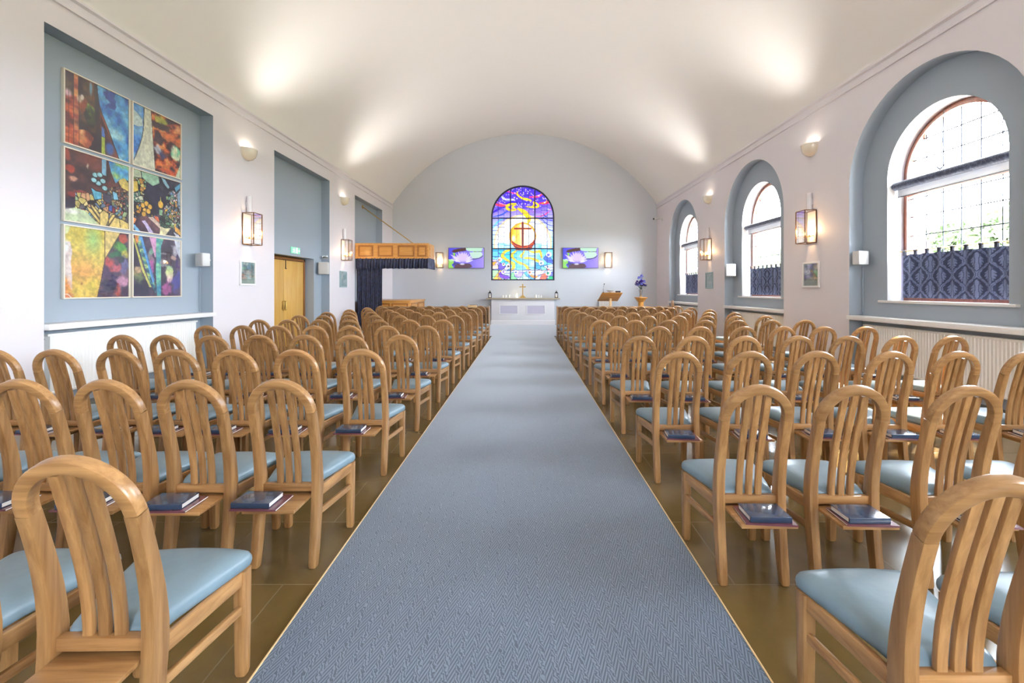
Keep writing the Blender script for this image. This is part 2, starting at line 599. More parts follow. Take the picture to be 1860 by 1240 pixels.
# ------------------------------------------------------------------ painting helper
class Paint:
    def __init__(s, w, h, x0, y0, x1, y1, bg=(0, 0, 0), seed=1):
        s.w, s.h = w, h
        s.a = np.empty((h, w, 3))
        s.a[:] = np.array(bg) / 255.0
        xs = x0 + (np.arange(w) + 0.5) / w * (x1 - x0)
        ys = y0 + (np.arange(h) + 0.5) / h * (y1 - y0)
        s.X, s.Y = np.meshgrid(xs, ys)
        s.rng = np.random.RandomState(seed)

    def noise(s, cells=6, octv=4, stretch=1.0):
        out = np.zeros((s.h, s.w))
        amp = 1.0
        tot = 0.0
        for o in range(octv):
            cx, cy = max(2, int(cells * 2 ** o)), max(2, int(cells * stretch * 2 ** o))
            g = s.rng.rand(cy + 2, cx + 2)
            fx = np.linspace(0, cx, s.w)
            fy = np.linspace(0, cy, s.h)
            ix, iy = fx.astype(int), fy.astype(int)
            tx, ty = fx - ix, fy - iy
            tx, ty = tx * tx * (3 - 2 * tx), ty * ty * (3 - 2 * ty)
            a = g[np.ix_(iy, ix)] * (1 - tx) + g[np.ix_(iy, ix + 1)] * tx
            b = g[np.ix_(iy + 1, ix)] * (1 - tx) + g[np.ix_(iy + 1, ix + 1)] * tx
            out += amp * (a * (1 - ty)[:, None] + b * ty[:, None])
            tot += amp
            amp *= 0.55
        return out / tot

    def mix(s, mask, rgb, al=1.0):
        k = (mask.astype(float) * al)[..., None]
        s.a = s.a * (1 - k) + k * (np.array(rgb) / 255.0)

    def poly_mask(s, pts):
        ins = np.zeros(s.X.shape, bool)
        n = len(pts)
        for i in range(n):
            xa, ya = pts[i]
            xb, yb = pts[(i + 1) % n]
            if ya == yb:
                continue
            c = ((ya > s.Y) != (yb > s.Y)) & (s.X < (xb - xa) * (s.Y - ya) / (yb - ya) + xa)
            ins ^= c
        return ins

    def poly(s, pts, rgb, al=1.0):
        s.mix(s.poly_mask(pts), rgb, al)

    def blob(s, x, y, rx, ry, rgb, al=1.0, soft=1.0):
        d = np.sqrt(((s.X - x) / rx) ** 2 + ((s.Y - y) / ry) ** 2)
        s.mix(np.clip((1.0 - d) / max(soft, 1e-3), 0, 1), rgb, al)

    def disc(s, x, y, r0, r1, rgb, al=1.0):
        d = np.hypot(s.X - x, s.Y - y)
        s.mix((d >= r0) & (d <= r1), rgb, al)

    def dist(s, pts):
        d = np.full(s.X.shape, 1e9)
        for (xa, ya), (xb, yb) in zip(pts[:-1], pts[1:]):
            dx, dy = xb - xa, yb - ya
            t = np.clip(((s.X - xa) * dx + (s.Y - ya) * dy) / (dx * dx + dy * dy + 1e-9), 0, 1)
            d = np.minimum(d, np.hypot(s.X - xa - t * dx, s.Y - ya - t * dy))
        return d

    def smooth(s, pts, n=8):
        P = [pts[0]] + list(pts) + [pts[-1]]
        out = []
        for i in range(1, len(P) - 2):
            p0, p1, p2, p3 = [np.array(q, float) for q in P[i - 1:i + 3]]
            for k in range(n):
                t = k / n
                out.append(tuple(0.5 * (2 * p1 + (p2 - p0) * t + (2 * p0 - 5 * p1 + 4 * p2 - p3) * t * t + (3 * p1 - p0 - 3 * p2 + p3) * t ** 3)))
        out.append(tuple(pts[-1]))
        return out

    def line(s, pts, w, rgb, al=1.0, curve=True):
        d = s.dist(s.smooth(pts) if curve and len(pts) > 2 else pts)
        s.mix(np.clip((w / 2 - d) / max(w * 0.25, 1e-6) + 0.5, 0, 1), rgb, al)

    def ribbon(s, pts, w, rgb, edge=None):
        """a ribbon that swells in the middle and ends in points"""
        q = s.smooth(pts)
        n = len(q)
        for i in range(n - 1):
            ww = w * (0.25 + 0.75 * math.sin(PI * (i + 0.5) / n))
            if edge is not None:
                s.mix(s.dist(q[i:i + 2]) < ww / 2 + 2.2, edge)
        for i in range(n - 1):
            ww = w * (0.25 + 0.75 * math.sin(PI * (i + 0.5) / n))
            s.mix(s.dist(q[i:i + 2]) < ww / 2, rgb)

    def ramp(s, val, stops):
        """paint a value field 0..1 through colour stops"""
        xs = [p for p, _ in stops]
        out = np.stack([np.interp(val, xs, [c[k] / 255.0 for _, c in stops]) for k in range(3)], -1)
        return out

    def field(s, mask, val, stops, al=1.0):
        k = (mask.astype(float) * al)[..., None]
        s.a = s.a * (1 - k) + k * s.ramp(val, stops)

    def cells(s, mask, count, cols, lead, lw, box):
        x0, y0, x1, y1 = box
        px = s.rng.rand(count) * (x1 - x0) + x0
        py = s.rng.rand(count) * (y1 - y0) + y0
        d = np.hypot(s.X[..., None] - px, s.Y[..., None] - py)
        o = np.argsort(d, axis=-1)[..., :2]
        d1 = np.take_along_axis(d, o[..., :1], -1)[..., 0]
        d2 = np.take_along_axis(d, o[..., 1:2], -1)[..., 0]
        pal = np.array(cols) / 255.0
        pick = s.rng.randint(0, len(cols), count)
        colr = pal[pick] * (0.85 + 0.3 * s.rng.rand(count, 1))
        c = np.clip(colr[o[..., 0]], 0, 1)
        c = np.where((d2 - d1 < lw)[..., None], np.array(lead) / 255.0, c)
        k = mask.astype(float)[..., None]
        s.a = s.a * (1 - k) + k * c

    def mesh(s, name, to3, u0, v0, u1, v1, mat, keep=None):
        """grid mesh with a vertex per pixel; u right, v down; keep(u,v) drops quads outside an outline"""
        w, h = s.w, s.h
        us = np.linspace(u0, u1, w)
        vs = np.linspace(v0, v1, h)
        U, V = np.meshgrid(us, vs)
        verts = [to3(u, v) for u, v in zip(U.ravel().tolist(), V.ravel().tolist())]
        K = keep(U, V) if keep else np.ones_like(U, bool)
        faces = []
        for j in range(h - 1):
            for i in range(w - 1):
                if K[j, i] and K[j, i + 1] and K[j + 1, i] and K[j + 1, i + 1]:
                    a = j * w + i
                    faces.append((a, a + w, a + w + 1, a + 1))
        me = bpy.data.meshes.new(name)
        me.from_pydata(verts, [], faces)
        at = me.color_attributes.new('paint', 'FLOAT_COLOR', 'POINT')
        c = np.clip(s.a, 0, 1)
        lin = np.where(c <= 0.04045, c / 12.92, ((c + 0.055) / 1.055) ** 2.4)
        buf = np.ones((h, w, 4), np.float32)
        buf[..., :3] = lin
        at.data.foreach_set('color', buf.ravel())
        me.materials.append(mat)
        return me


# ================================================================== ROOM
XW = 5.75            # side wall face
XR = 5.99            # back of the recesses
XG = 6.26            # window plane
Y0, Y1 = -5.5, 19.4
ZS = 5.21            # springing of the vault
RV, ZV = 6.92, 1.36  # vault circle
BAYS_R = [6.44, 11.36, 16.28, 1.53, -3.38]  # bays at the end of the list are unseen, added for more daylight
RR, RZ = 1.46, 3.30  # recess arch radius and springing height
HW, ZB = 0.925, 1.32  # window half width and sill height
BAYS_L = [6.80, 11.70, 16.55]

bm = bmesh.new()
bmesh.ops.create_grid(bm, x_segments=1, y_segments=1, size=0.5)
for v in bm.verts:
    v.co = (v.co.x * 13.0, (Y0 + Y1) / 2 + v.co.y * (Y1 - Y0 + 0.3), 0)
fl = link('floor', to_mesh('floor', bm, M['floor'], 0))
tag(fl, 'polished brown stone tile floor under the chairs', 'floor', kind='structure')

# vault
bm = bmesh.new()
a_max = math.asin(XW / RV)
prev = None
ys = [Y0 + (Y1 - Y0) * i / 12 for i in range(13)]
for i in range(65):
    a = -a_max + 2 * a_max * i / 64
    row = [bm.verts.new((RV * math.sin(a), y, ZV + RV * math.cos(a))) for y in ys]
    if prev:
        for j in range(12):
            bm.faces.new((prev[j], prev[j + 1], row[j + 1], row[j]))
    prev = row
ce = link('ceiling', to_mesh('ceiling', bm, M['ceiling'], 60))
tag(ce, 'cream barrel vaulted ceiling over the whole chapel', 'ceiling', kind='structure')

# right wall: arched recesses with arched windows
bm = bmesh.new()
o = [(Y0, 0)]
for c in sorted(BAYS_R):
    o += arch(c, RR, RZ, 0)
o += [(Y1, 0), (Y1, ZS), (Y0, ZS)]
flat(bm, o, [], lambda y, z: (XW, y, z), 0)
for c in BAYS_R:
    out = arch(c, RR, RZ, 0)
    win = arch(c, HW, RZ, ZB)
    flat(bm, out, [win], lambda y, z: (XR, y, z), 1)
    strip(bm, out, lambda y, z: (XW, y, z), lambda y, z: (XR, y, z), 1, closed=False)
    strip(bm, win, lambda y, z: (XR, y, z), lambda y, z: (XG + 0.095, y, z), 2)
bmesh.ops.remove_doubles(bm, verts=bm.verts[:], dist=1e-4)
wr = link('wall_right', to_mesh('wall_right', bm, [M['wall'], M['grey'], M['reveal']], 30))
tag(wr, 'pinkish white side wall with round-headed grey window recesses', 'wall', kind='structure')

# left wall: square recesses, one with the doorway
bm = bmesh.new()
LT = 4.71
LB = [(5.335, 8.23), (10.24, 13.14), (15.10, 18.00)]
DY0, DY1, DZ = 10.53, 12.67, 2.37
XD = 6.27
o = [(Y0, 0)]
for a, b in LB:
    o += [(a, 0), (a, LT), (b, LT), (b, 0)]
o += [(Y1, 0), (Y1, ZS), (Y0, ZS)]
flat(bm, o, [], lambda y, z: (-XW, y, z), 0)
for i, (a, b) in enumerate(LB):
    out = [(a, 0), (a, LT), (b, LT), (b, 0)]
    if i == 1:
        flat(bm, [(a, 0), (DY0, 0), (DY0, DZ), (DY1, DZ), (DY1, 0), (b, 0), (b, LT), (a, LT)], [], lambda y, z: (-XR, y, z), 1)
        strip(bm, [(DY0, 0), (DY0, DZ), (DY1, DZ), (DY1, 0)], lambda y, z: (-XR, y, z), lambda y, z: (-XD - 0.1, y, z), 1, closed=False)
    else:
        flat(bm, out, [], lambda y, z: (-XR, y, z), 1)
    strip(bm, out, lambda y, z: (-XW, y, z), lambda y, z: (-XR, y, z), 1, closed=False)
bmesh.ops.remove_doubles(bm, verts=bm.verts[:], dist=1e-4)
wl = link('wall_left', to_mesh('wall_left', bm, [M['wall'], M['grey']], 30))
tag(wl, 'pinkish white side wall with square grey recesses', 'wall', kind='structure')

# end wall with the opening of the stained-glass window
SC, SHW, SZB = -0.084, 1.377, 1.907
SZS = 6.04 - SHW
bm = bmesh.new()
o = [(-XW, 0), (XW, 0)] + [(RV * math.sin(a_max - 2 * a_max * i / 64), ZV + RV * math.cos(a_max - 2 * a_max * i / 64)) for i in range(65)]
flat(bm, o, [arch(SC, SHW, SZS, SZB, 40)], lambda x, z: (x, Y1, z), 0)
strip(bm, arch(SC, SHW, SZS, SZB, 40), lambda x, z: (x, Y1, z), lambda x, z: (x, Y1 + 0.25, z), 0)
bmesh.ops.remove_doubles(bm, verts=bm.verts[:], dist=1e-4)
wb = link('wall_back', to_mesh('wall_back', bm, M['backgrey'], 30))
tag(wb, 'pale grey end wall behind the altar under the vault', 'wall', kind='structure')
bm = bmesh.new()
FW = (0.0, 0.8, 3.2, 1.4)
flat(bm, o, [arch(*FW)], lambda x, z: (x, Y0, z), 0)
strip(bm, arch(*FW), lambda x, z: (x, Y0, z), lambda x, z: (x, Y0 - 0.25, z), 0)
wf = link('wall_front', to_mesh('wall_front', bm, M['wall'], 0))
tag(wf, 'plain white wall closing the chapel opposite the altar', 'wall', kind='structure')

# cornices
for k, sx in ((1, -1), (2, 1)):
    bm = bmesh.new()
    xa, xb = sorted((sx * (XW - 0.045), sx * (XW + 0.01)))
    prism(bm, [(sx * XW, 5.02), (sx * (XW - 0.03), 5.02), (sx * (XW - 0.03), 5.05), (sx * (XW - 0.022), 5.06), (sx * (XW - 0.022), 5.145),
               (sx * (XW - 0.06), 5.165), (sx * (XW - 0.06), 5.20), (sx * XW, 5.205)], Y0, Y1, 'Y')
    t = link('trim_%d' % k, to_mesh('cornice', bm, M['wall'], 0))
    tag(t, 'white moulded cornice along the top of the %s wall' % ('art' if sx < 0 else 'window'), 'cornice', kind='structure')

# skirting on the end wall
for k, (xa, xb) in enumerate(((-XW, -1.60), (1.40, XW))):
    bm = bmesh.new()
    prism(bm, [(Y1, 0), (Y1 - 0.025, 0), (Y1 - 0.025, 0.17), (Y1 - 0.012, 0.185), (Y1, 0.19)], xa, xb, 'X')
    t = link('baseboard_%s' % ('left', 'right')[k], to_mesh('skirting', bm, M['altar'], 0))
    tag(t, 'white skirting board on the end wall, %s side of altar' % ('door', 'window')[k], 'baseboard', kind='structure')

# ------------------------------------------------------------------ windows of the right wall
fr_bm = bmesh.new()
w_out = arch(0, HW, RZ, ZB)
w_in = arch(0, HW - 0.085, RZ, ZB + 0.10)
A0, A1 = XG, XG + 0.09
flat(fr_bm, w_out, [w_in], lambda y, z: (A0, y, z))
flat(fr_bm, w_out, [w_in], lambda y, z: (A1, y, z))
strip(fr_bm, w_in, lambda y, z: (A0, y, z), lambda y, z: (A1, y, z))
w_mid = arch(0, HW - 0.05, RZ, ZB + 0.05)
strip(fr_bm, w_mid, lambda y, z: (A0 - 0.02, y, z), lambda y, z: (A0 + 0.01, y, z))
flat(fr_bm, w_mid, [w_in], lambda y, z: (A0 - 0.02, y, z))
strip(fr_bm, w_in, lambda y, z: (A0 - 0.02, y, z), lambda y, z: (A0 + 0.01, y, z))
box(fr_bm, A0 - 0.01, A1, -HW + 0.05, HW - 0.05, 3.02, 3.09)
fr_me = to_mesh('window_frame', fr_bm, M['mahogany'], 30)
gl_bm = bmesh.new()
flat(gl_bm, w_in, [], lambda y, z: (XG + 0.05, y, z))
gl_me = to_mesh('window_pane', gl_bm, M['glass'], 0)
ld_bm = bmesh.new()
for z in (1.75, 2.06, 2.37, 2.68, 2.97, 3.27, 3.58, 3.88):
    h = HW - 0.085
    w = h if z < RZ else math.sqrt(max(0, h * h - (z - RZ) ** 2))
    box(ld_bm, XG + 0.044, XG + 0.056, -w, w, z - 0.0075, z + 0.0075)
for i in range(-2, 3):
    y = i * 0.28
    h = HW - 0.085
    zt = RZ + math.sqrt(h * h - y * y)
    box(ld_bm, XG + 0.045, XG + 0.055, y - 0.006, y + 0.006, ZB + 0.1, zt)
ld_me = to_mesh('leading', ld_bm, M['lead'], 0)
sl_bm = bmesh.new()
box(sl_bm, 5.93, XG, -HW - 0.13, HW + 0.13, ZB - 0.035, ZB + 0.003, 0.008)
sl_me = to_mesh('window_sill', sl_bm, M['white'], 30)
WHERE = ['framing trees, first from camera', 'second from camera', 'beside the flower stand', 'added beyond the frame for daylight', 'added at the rear for daylight']
for k, c in enumerate(BAYS_R):
    w = thing('window_%d' % (k + 1), 'round-headed leaded window in dark wood frame, ' + WHERE[k], 'window', (0, c, 0), kind='structure')
    part('window_frame', fr_me, w)
    part('window_pane', gl_me, w)
    part('leading', ld_me, w)
    s = part('window_sill', sl_me, w)
    s['label'] = 'white sill board'

w = thing('window_7', 'clear arched window added opposite the altar for fill light', 'window', (0, Y0 - 0.12, 0), kind='structure')  # unseen window, added to throw daylight on the chair backs
bm = bmesh.new()
fo, fi = arch(*FW), arch(FW[0], FW[1] - 0.08, FW[2], FW[3] + 0.08)
for y in (-0.03, 0.05):
    flat(bm, fo, [fi], lambda x, z: (x, y, z))
strip(bm, fi, lambda x, z: (x, -0.03, z), lambda x, z: (x, 0.05, z))
for x in (-0.27, 0.27):
    box(bm, x - 0.03, x + 0.03, -0.03, 0.05, 1.4, 3.2 + math.sqrt(0.64 - 0.27 ** 2) - 0.03)
for z in (2.3, 3.2):
    box(bm, -0.78, 0.78, -0.03, 0.05, z - 0.03, z + 0.03)
part('window_frame', to_mesh('window_frame', bm, M['mahogany'], 30), w)
bm = bmesh.new()
flat(bm, fi, [], lambda x, z: (x, 0.01, z))
part('window_pane', to_mesh('window_pane', bm, M['glass'], 0), w)

# blind roll and cafe curtain in each window
bl_bm = bmesh.new()
tube(bl_bm, [(6.10, -HW + 0.04, 3.19), (6.10, HW - 0.03, 3.19)], 0.068, 14)
bl_me = to_mesh('blind_roll', bl_bm, M['blindroll'], 40)
bp_bm = bmesh.new()
box(bp_bm, 6.135, 6.15, -HW + 0.06, HW - 0.03, 3.02, 3.17, 0.004)
bp_me = to_mesh('blind_fabric', bp_bm, M['clothwhite'], 30)
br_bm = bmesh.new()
tube(br_bm, [(6.14, -HW + 0.06, 3.015), (6.14, HW - 0.03, 3.015)], 0.007, 6)  # dark bar stands in for the shadow line under the blind
br_me = to_mesh('shadow_line', br_bm, M['lead'], 40)
cd_bm = bmesh.new()
tube(cd_bm, [(6.17, 0.12, 4.15), (6.165, 0.14, 3.7), (6.16, 0.16, 3.30)], 0.004, 5)
tube(cd_bm, [(6.16, 0.10, 3.34), (6.15, 0.16, 3.28), (6.16, 0.22, 3.33)], 0.012, 5)
cd_me = to_mesh('pull_cord', cd_bm, M['lead'], 40)

# damask cloth
cw, ch = 2 * HW - 0.17, 0.70
P = Paint(230, 96, -cw / 2, 2.07, cw / 2, 2.07 - ch, (40, 50, 84), 3)
ax, az = 0.35, 0.38
best = np.full(P.X.shape, False)
for ox, oz in ((0, 0), (ax / 2, az / 2)):
    p = (P.X - ox + ax / 2) % ax - ax / 2
    q = (P.Y - oz + az / 2) % az - az / 2
    w = 0.088 * np.clip(1 - (np.abs(q + 0.01) / 0.135) ** 1.3, 0, 1)
    ser = 0.55 + 0.45 * np.abs(np.sin(q * 75 + np.abs(p) * 45))
    motif = (np.abs(p) < w * ser) & (np.abs(np.abs(p) - 0.018 - 0.1 * np.abs(q)) > 0.004)
    best |= motif
p = (P.X + ax / 2) % ax - ax / 2
q = (P.Y + az / 2) % az - az / 2
xb = ax / 4 + ax / 4 * np.cos(2 * PI * q / az) * 0.86
d = np.abs(p) - xb
lobe = 0.026 * (0.55 + 0.45 * np.abs(np.sin(q * 62 + d * 60)))
best |= (np.abs(d) < lobe) & (np.abs(d + 0.004) > 0.0035)
P.mix(best, (122, 136, 174), 0.86)
P.mix(np.ones(P.X.shape, bool), (30, 36, 70), 0.12 * P.noise(8, 3))
cu_me = P.mesh('curtain_cloth', lambda u, z: (6.175 + 0.014 * math.sin(u * 26) * (0.4 + 0.6 * (z - 1.37) / 0.7) + 0.004 * math.sin(u * 61), u, z - 0.012 * abs(math.sin(u * 14)) * max(0, (z - 1.9) / 0.17)),
               -cw / 2, 2.07, cw / 2, 2.07 - ch, M['damask'])
cu_me.shade_smooth()
rod_bm = bmesh.new()
tube(rod_bm, [(6.175, -HW + 0.02, 2.122), (6.175, HW - 0.02, 2.122)], 0.008, 8)
rod_me = to_mesh('curtain_rod', rod_bm, M['brass'], 40)
tab_bm = bmesh.new()
loop = [(6.175 + 0.014 * math.cos(t), 0, 2.122 + 0.014 * math.sin(t)) for t in np.linspace(-0.3 * PI, 1.3 * PI, 9)]
loop = [(6.183, 0, 2.055)] + loop + [(6.167, 0, 2.055)]
sweep(tab_bm, loop, (0, 1, 0), 0.024, 0.0025, 0.001, n=1)
tab_me = to_mesh('curtain_tab', tab_bm, M['drape'], 40)
for k, c in enumerate(BAYS_R[:4]):
    wh = ('first window from camera', 'second window from camera', 'farthest window, beside the flower stand', 'added window beyond the frame')[k]
    b = thing('window_blind', 'rolled navy blind with white cloth hem across ' + wh, 'blind', (0, c, 0), group='rolled window blinds')
    part('blind_roll', bl_me, b)
    f = part('blind_fabric', bp_me, b)
    f['label'] = 'white hanging hem of the blind'
    part('shadow_line', br_me, b)
    part('pull_cord', cd_me, b)
    t = thing('cafe_curtain', 'navy damask half curtain on a brass rod in ' + wh, 'curtain', (0, c, 0), group='damask half curtains')
    part('cloth', cu_me, t)
    r = part('curtain_rod', rod_me, t)
    r['label'] = 'thin brass rod'
    for i in range(9):
        part('curtain_tab', tab_me, t, (0, -cw / 2 + 0.03 + i * (cw - 0.06) / 8, 0))

# ledges and radiators in the recesses
def ledge(sx, ya, yb, z, name, label):
    bm = bmesh.new()
    xa, xb = sorted((sx * 5.69, sx * (XR - 0.002)))
    box(bm, xa, xb, ya + 0.004, yb - 0.004, z - 0.075, z, 0.01)
    t = link(name, to_mesh('ledge', bm, M['white'], 30))
    tag(t, label, 'ledge', kind='structure')


def radiator(sx, ya, yb, z0, z1, label, warm=True):
    r = thing('radiator', label, 'radiator', (sx * 5.905, (ya + yb) / 2, 0), group='panel radiators under the ledges')
    bm = bmesh.new()
    h = (yb - ya) / 2
    n = int((yb - ya) / 0.048)
    prof = [(0.03, -h)]
    for i in range(n):
        y = -h + 0.02 + (2 * h - 0.04) * i / n
        s = (2 * h - 0.04) / n
        prof += [(-0.03, y + 0.1 * s), (-0.03, y + 0.42 * s), (-0.021, y + 0.55 * s), (-0.021, y + 0.9 * s)]
    prof += [(0.03, h)]
    prism(bm, [(sx * a, b) for a, b in prof], z0, z1, 'Z')
    part('convector_panel', to_mesh('convector_panel', bm, M['offwhite'], 0), r)
    bm = bmesh.new()
    for z in (z0 - 0.001, z1 - 0.028):
        xa, xb = sorted((sx * -0.034, sx * 0.034))
        box(bm, xa, xb, -h - 0.004, h + 0.004, z, z + 0.03, 0.006)
    part('rail', to_mesh('rail', bm, M['offwhite'], 30), r)
    bm = bmesh.new()
    tube(bm, [(0, -h - 0.02, z1 - 0.06), (0, -h - 0.07, z1 - 0.06), (0, -h - 0.07, 0.0)], 0.011, 8)
    box(bm, -0.02, 0.02, -h - 0.09, -h - 0.05, z1 - 0.09, z1 - 0.03, 0.006)
    part('valve_pipe', to_mesh('valve_pipe', bm, M['dark'], 40), r)


for k, c in enumerate(BAYS_R[:4]):
    wh = ('nearest the camera', 'second from camera', 'beside the flower stand', 'added beyond the frame for daylight')[k]
    ledge(1, c - RR, c + RR, 1.05, 'trim_%d' % (3 + k), 'white ledge over the radiator below the window ' + wh)
    radiator(1, c - RR + 0.16, c + RR - 0.16, 0.16, 0.90, 'cream ribbed panel radiator under the window ' + wh)
ledge(-1, LB[0][0], LB[0][1], 1.085, 'trim_7', 'white ledge beneath the six colourful art panels')
radiator(-1, LB[0][0] + 0.16, LB[0][1] - 0.22, 0.20, 0.95, 'white ribbed panel radiator under the six art panels')

# ------------------------------------------------------------------ doorway
d = thing('door_1', 'double honey wood door in the grey recess under exit sign', 'door', (-XD, 11.55, 0), kind='structure')
for sgn, lab in ((-1, 'near leaf'), (1, 'far leaf')):
    bm = bmesh.new()
    box(bm, -0.02, 0.025, min(0.004 * sgn, 1.02 * sgn), max(0.004 * sgn, 1.02 * sgn), 0.006, 2.27, 0.004)
    lf = part('door_leaf', to_mesh('door_leaf', bm, M['door'], 30), d)
    bm = bmesh.new()
    y = 0.06 * sgn
    for z in (0.98, 1.2):
        tube(bm, [(0.025, y, z), (0.07, y, z)], 0.012, 8)
    tube(bm, [(0.07, y, 0.96), (0.07, y, 1.22)], 0.012, 8)
    box(bm, 0.024, 0.03, y - 0.025, y + 0.025, 1.0, 1.18, 0.002)
    h = part('door_handle', to_mesh('door_handle', bm, M['brass'], 40), lf)
    h['label'] = 'brass pull handle'
bm = bmesh.new()
for y in (-1.06, 1.06):
    box(bm, -0.04, 0.05, y - 0.035, y + 0.035, 0, 2.345, 0.004)
box(bm, -0.04, 0.05, -1.095, 1.095, 2.28, 2.345, 0.004)
part('door_frame', to_mesh('door_frame', bm, M['doorframe'], 30), d)
bm = bmesh.new()
box(bm, 0.025, 0.04, 0.08, 0.10, 2.05, 2.27, 0.002)
box(bm, 0.025, 0.055, 0.075, 0.105, 2.04, 2.06, 0.002)
part('bolt', to_mesh('bolt', bm, M['dark'], 30), d)
# unseen board added behind the doorway so no light leaks round the leaves
bm = bmesh.new()
box(bm, -XD - 0.16, -XD - 0.08, DY0 - 0.1, DY1 + 0.1, 0, DZ + 0.1)
t = link('trim_8', to_mesh('door_light_block', bm, M['doorframe'], 0))
tag(t, 'unseen board added behind the double doors to block light', 'light blocker', kind='structure')

# ------------------------------------------------------------------ carpet
CX0, CX1 = -1.045, 0.935
rn = thing('carpet_runner', 'long blue grey herringbone carpet down the centre aisle', 'carpet', (0, 0, 0))
bm = bmesh.new()
box(bm, CX0, CX1, -4.0, 14.35, 0.0005, 0.012)
box(bm, -3.9, 4.6, 14.352, 19.0, 0.0005, 0.012)
part('pile', to_mesh('carpet_pile', bm, M['carpet'], 0), rn)
bm = bmesh.new()
for x in (CX0 - 0.007, CX1):
    box(bm, x, x + 0.007, -4.0, 14.35, 0.0005, 0.016, 0.002)
e = part('edge_strip', to_mesh('carpet_edge', bm, M['palebright'], 0), rn)
e['label'] = 'pale edge trim along both sides'

# ================================================================== CHAIRS
ZJ = 0.847


def post_y(z):
    zz = [0, 0.2, 0.40, 0.50, 0.62, 0.74, ZJ, 1.03]
    yy = [-0.415, -0.385, -0.365, -0.366, -0.382, -0.408, -0.436, -0.486]
    return float(np.interp(z, zz, yy))


def spl(zs):
    """smoothed post curve"""
    return [(z, (post_y(z - 0.05) + post_y(z) + post_y(z + 0.05)) / 3 if z > 0.06 else post_y(z)) for z in zs]


ME = {}
# front leg (tapering)
bm = bmesh.new()
sweep(bm, [(0, 0, 0), (0, 0, 0.012), (0, 0, 0.2), (0, 0, 0.409)], (1, 0, 0), [0.018, 0.021, 0.023, 0.024], [0.018, 0.021, 0.024, 0.026], 0.009)
ME['front_leg'] = to_mesh('front_leg', bm, M['wood'], 40)
# rear leg: the whole post up to the hoop
zs = [0, 0.012, 0.08, 0.16, 0.24, 0.32, 0.40, 0.46, 0.52, 0.58, 0.64, 0.70, 0.76, 0.81, ZJ]
bm = bmesh.new()
yz = spl(zs)
sweep(bm, [(0, y, z) for z, y in yz], (1, 0, 0), [0.017, 0.020] + [0.0215] * 4 + [0.0225] * 5 + [0.022] * 4, [0.020, 0.023] + [0.026, 0.028, 0.030, 0.031, 0.032, 0.031, 0.029, 0.027, 0.025, 0.0235, 0.0225, 0.022, 0.022], 0.007)
ME['rear_leg'] = to_mesh('rear_leg', bm, M['wood'], 40)
# hoop
HC = 0.156
bm = bmesh.new()
yj, yt = yz[-1][1], -0.484
hp = []
for i in range(21):
    a = PI - PI * i / 20
    z = ZJ + 0.0015 + math.sin(a) * 0.158
    hp.append((HC * math.cos(a), yj + (yt - yj) * math.sin(a), z))
nrm = Vector((0, 0.158, -(yt - yj))).normalized()
sweep(bm, hp, nrm, 0.021, 0.0222, 0.008)
ME['back_hoop'] = to_mesh('back_hoop', bm, M['woodx'], 40)
# slat
zs = [0.432, 0.47, 0.52, 0.57, 0.62, 0.67, 0.72, 0.78, 0.84, 0.90, 0.985]
bm = bmesh.new()
sweep(bm, [(0, y + 0.004, z) for z, y in spl(zs)], (1, 0, 0), 0.0165, 0.0095, 0.004)
ME['slat_mid'] = to_mesh('back_slat', bm, M['wood'], 40)
bm = bmesh.new()
zs[-1] = 0.972
sweep(bm, [(0, y + 0.004, z) for z, y in spl(zs)], (1, 0, 0), 0.0165, 0.0095, 0.004)
ME['slat_side'] = to_mesh('back_slat', bm, M['wood'], 40)
# back rail, shelf
bm = bmesh.new()
box(bm, -0.136, 0.136, -0.381, -0.350, 0.395, 0.436, 0.004)
ME['back_rail'] = to_mesh('back_rail', bm, M['woodx'], 30)
bm = bmesh.new()
box(bm, -0.133, 0.133, -0.565, -0.352, 0.366, 0.382, 0.004)
box(bm, -0.133, 0.133, -0.573, -0.565, 0.366, 0.384, 0.002)
ME['book_shelf'] = to_mesh('book_shelf', bm, M['woodx'], 30)
# seat frame
bm = bmesh.new()
box(bm, -0.178, 0.178, -0.012, 0.012, 0.355, 0.412, 0.004)
for sx in (-1, 1):
    sweep(bm, [(sx * 0.2, -0.02, 0.383), (sx * 0.158, -0.345, 0.383)], (0, 0, 1), 0.028, 0.011, 0.004)
box(bm, -0.14, 0.14, -0.345, -0.325, 0.355, 0.405, 0.004)
ME['seat_frame'] = to_mesh('seat_frame', bm, M['woody'], 30)
for nm, sx in (('stretch_a', -1), ('stretch_b', 1)):
    bm = bmesh.new()
    sweep(bm, [(sx * 0.2, -0.02, 0.262), (sx * 0.158, -0.372, 0.272)], (0, 0, 1), 0.0165, 0.009, 0.004)
    ME[nm] = to_mesh('side_stretcher', bm, M['woody'], 30)


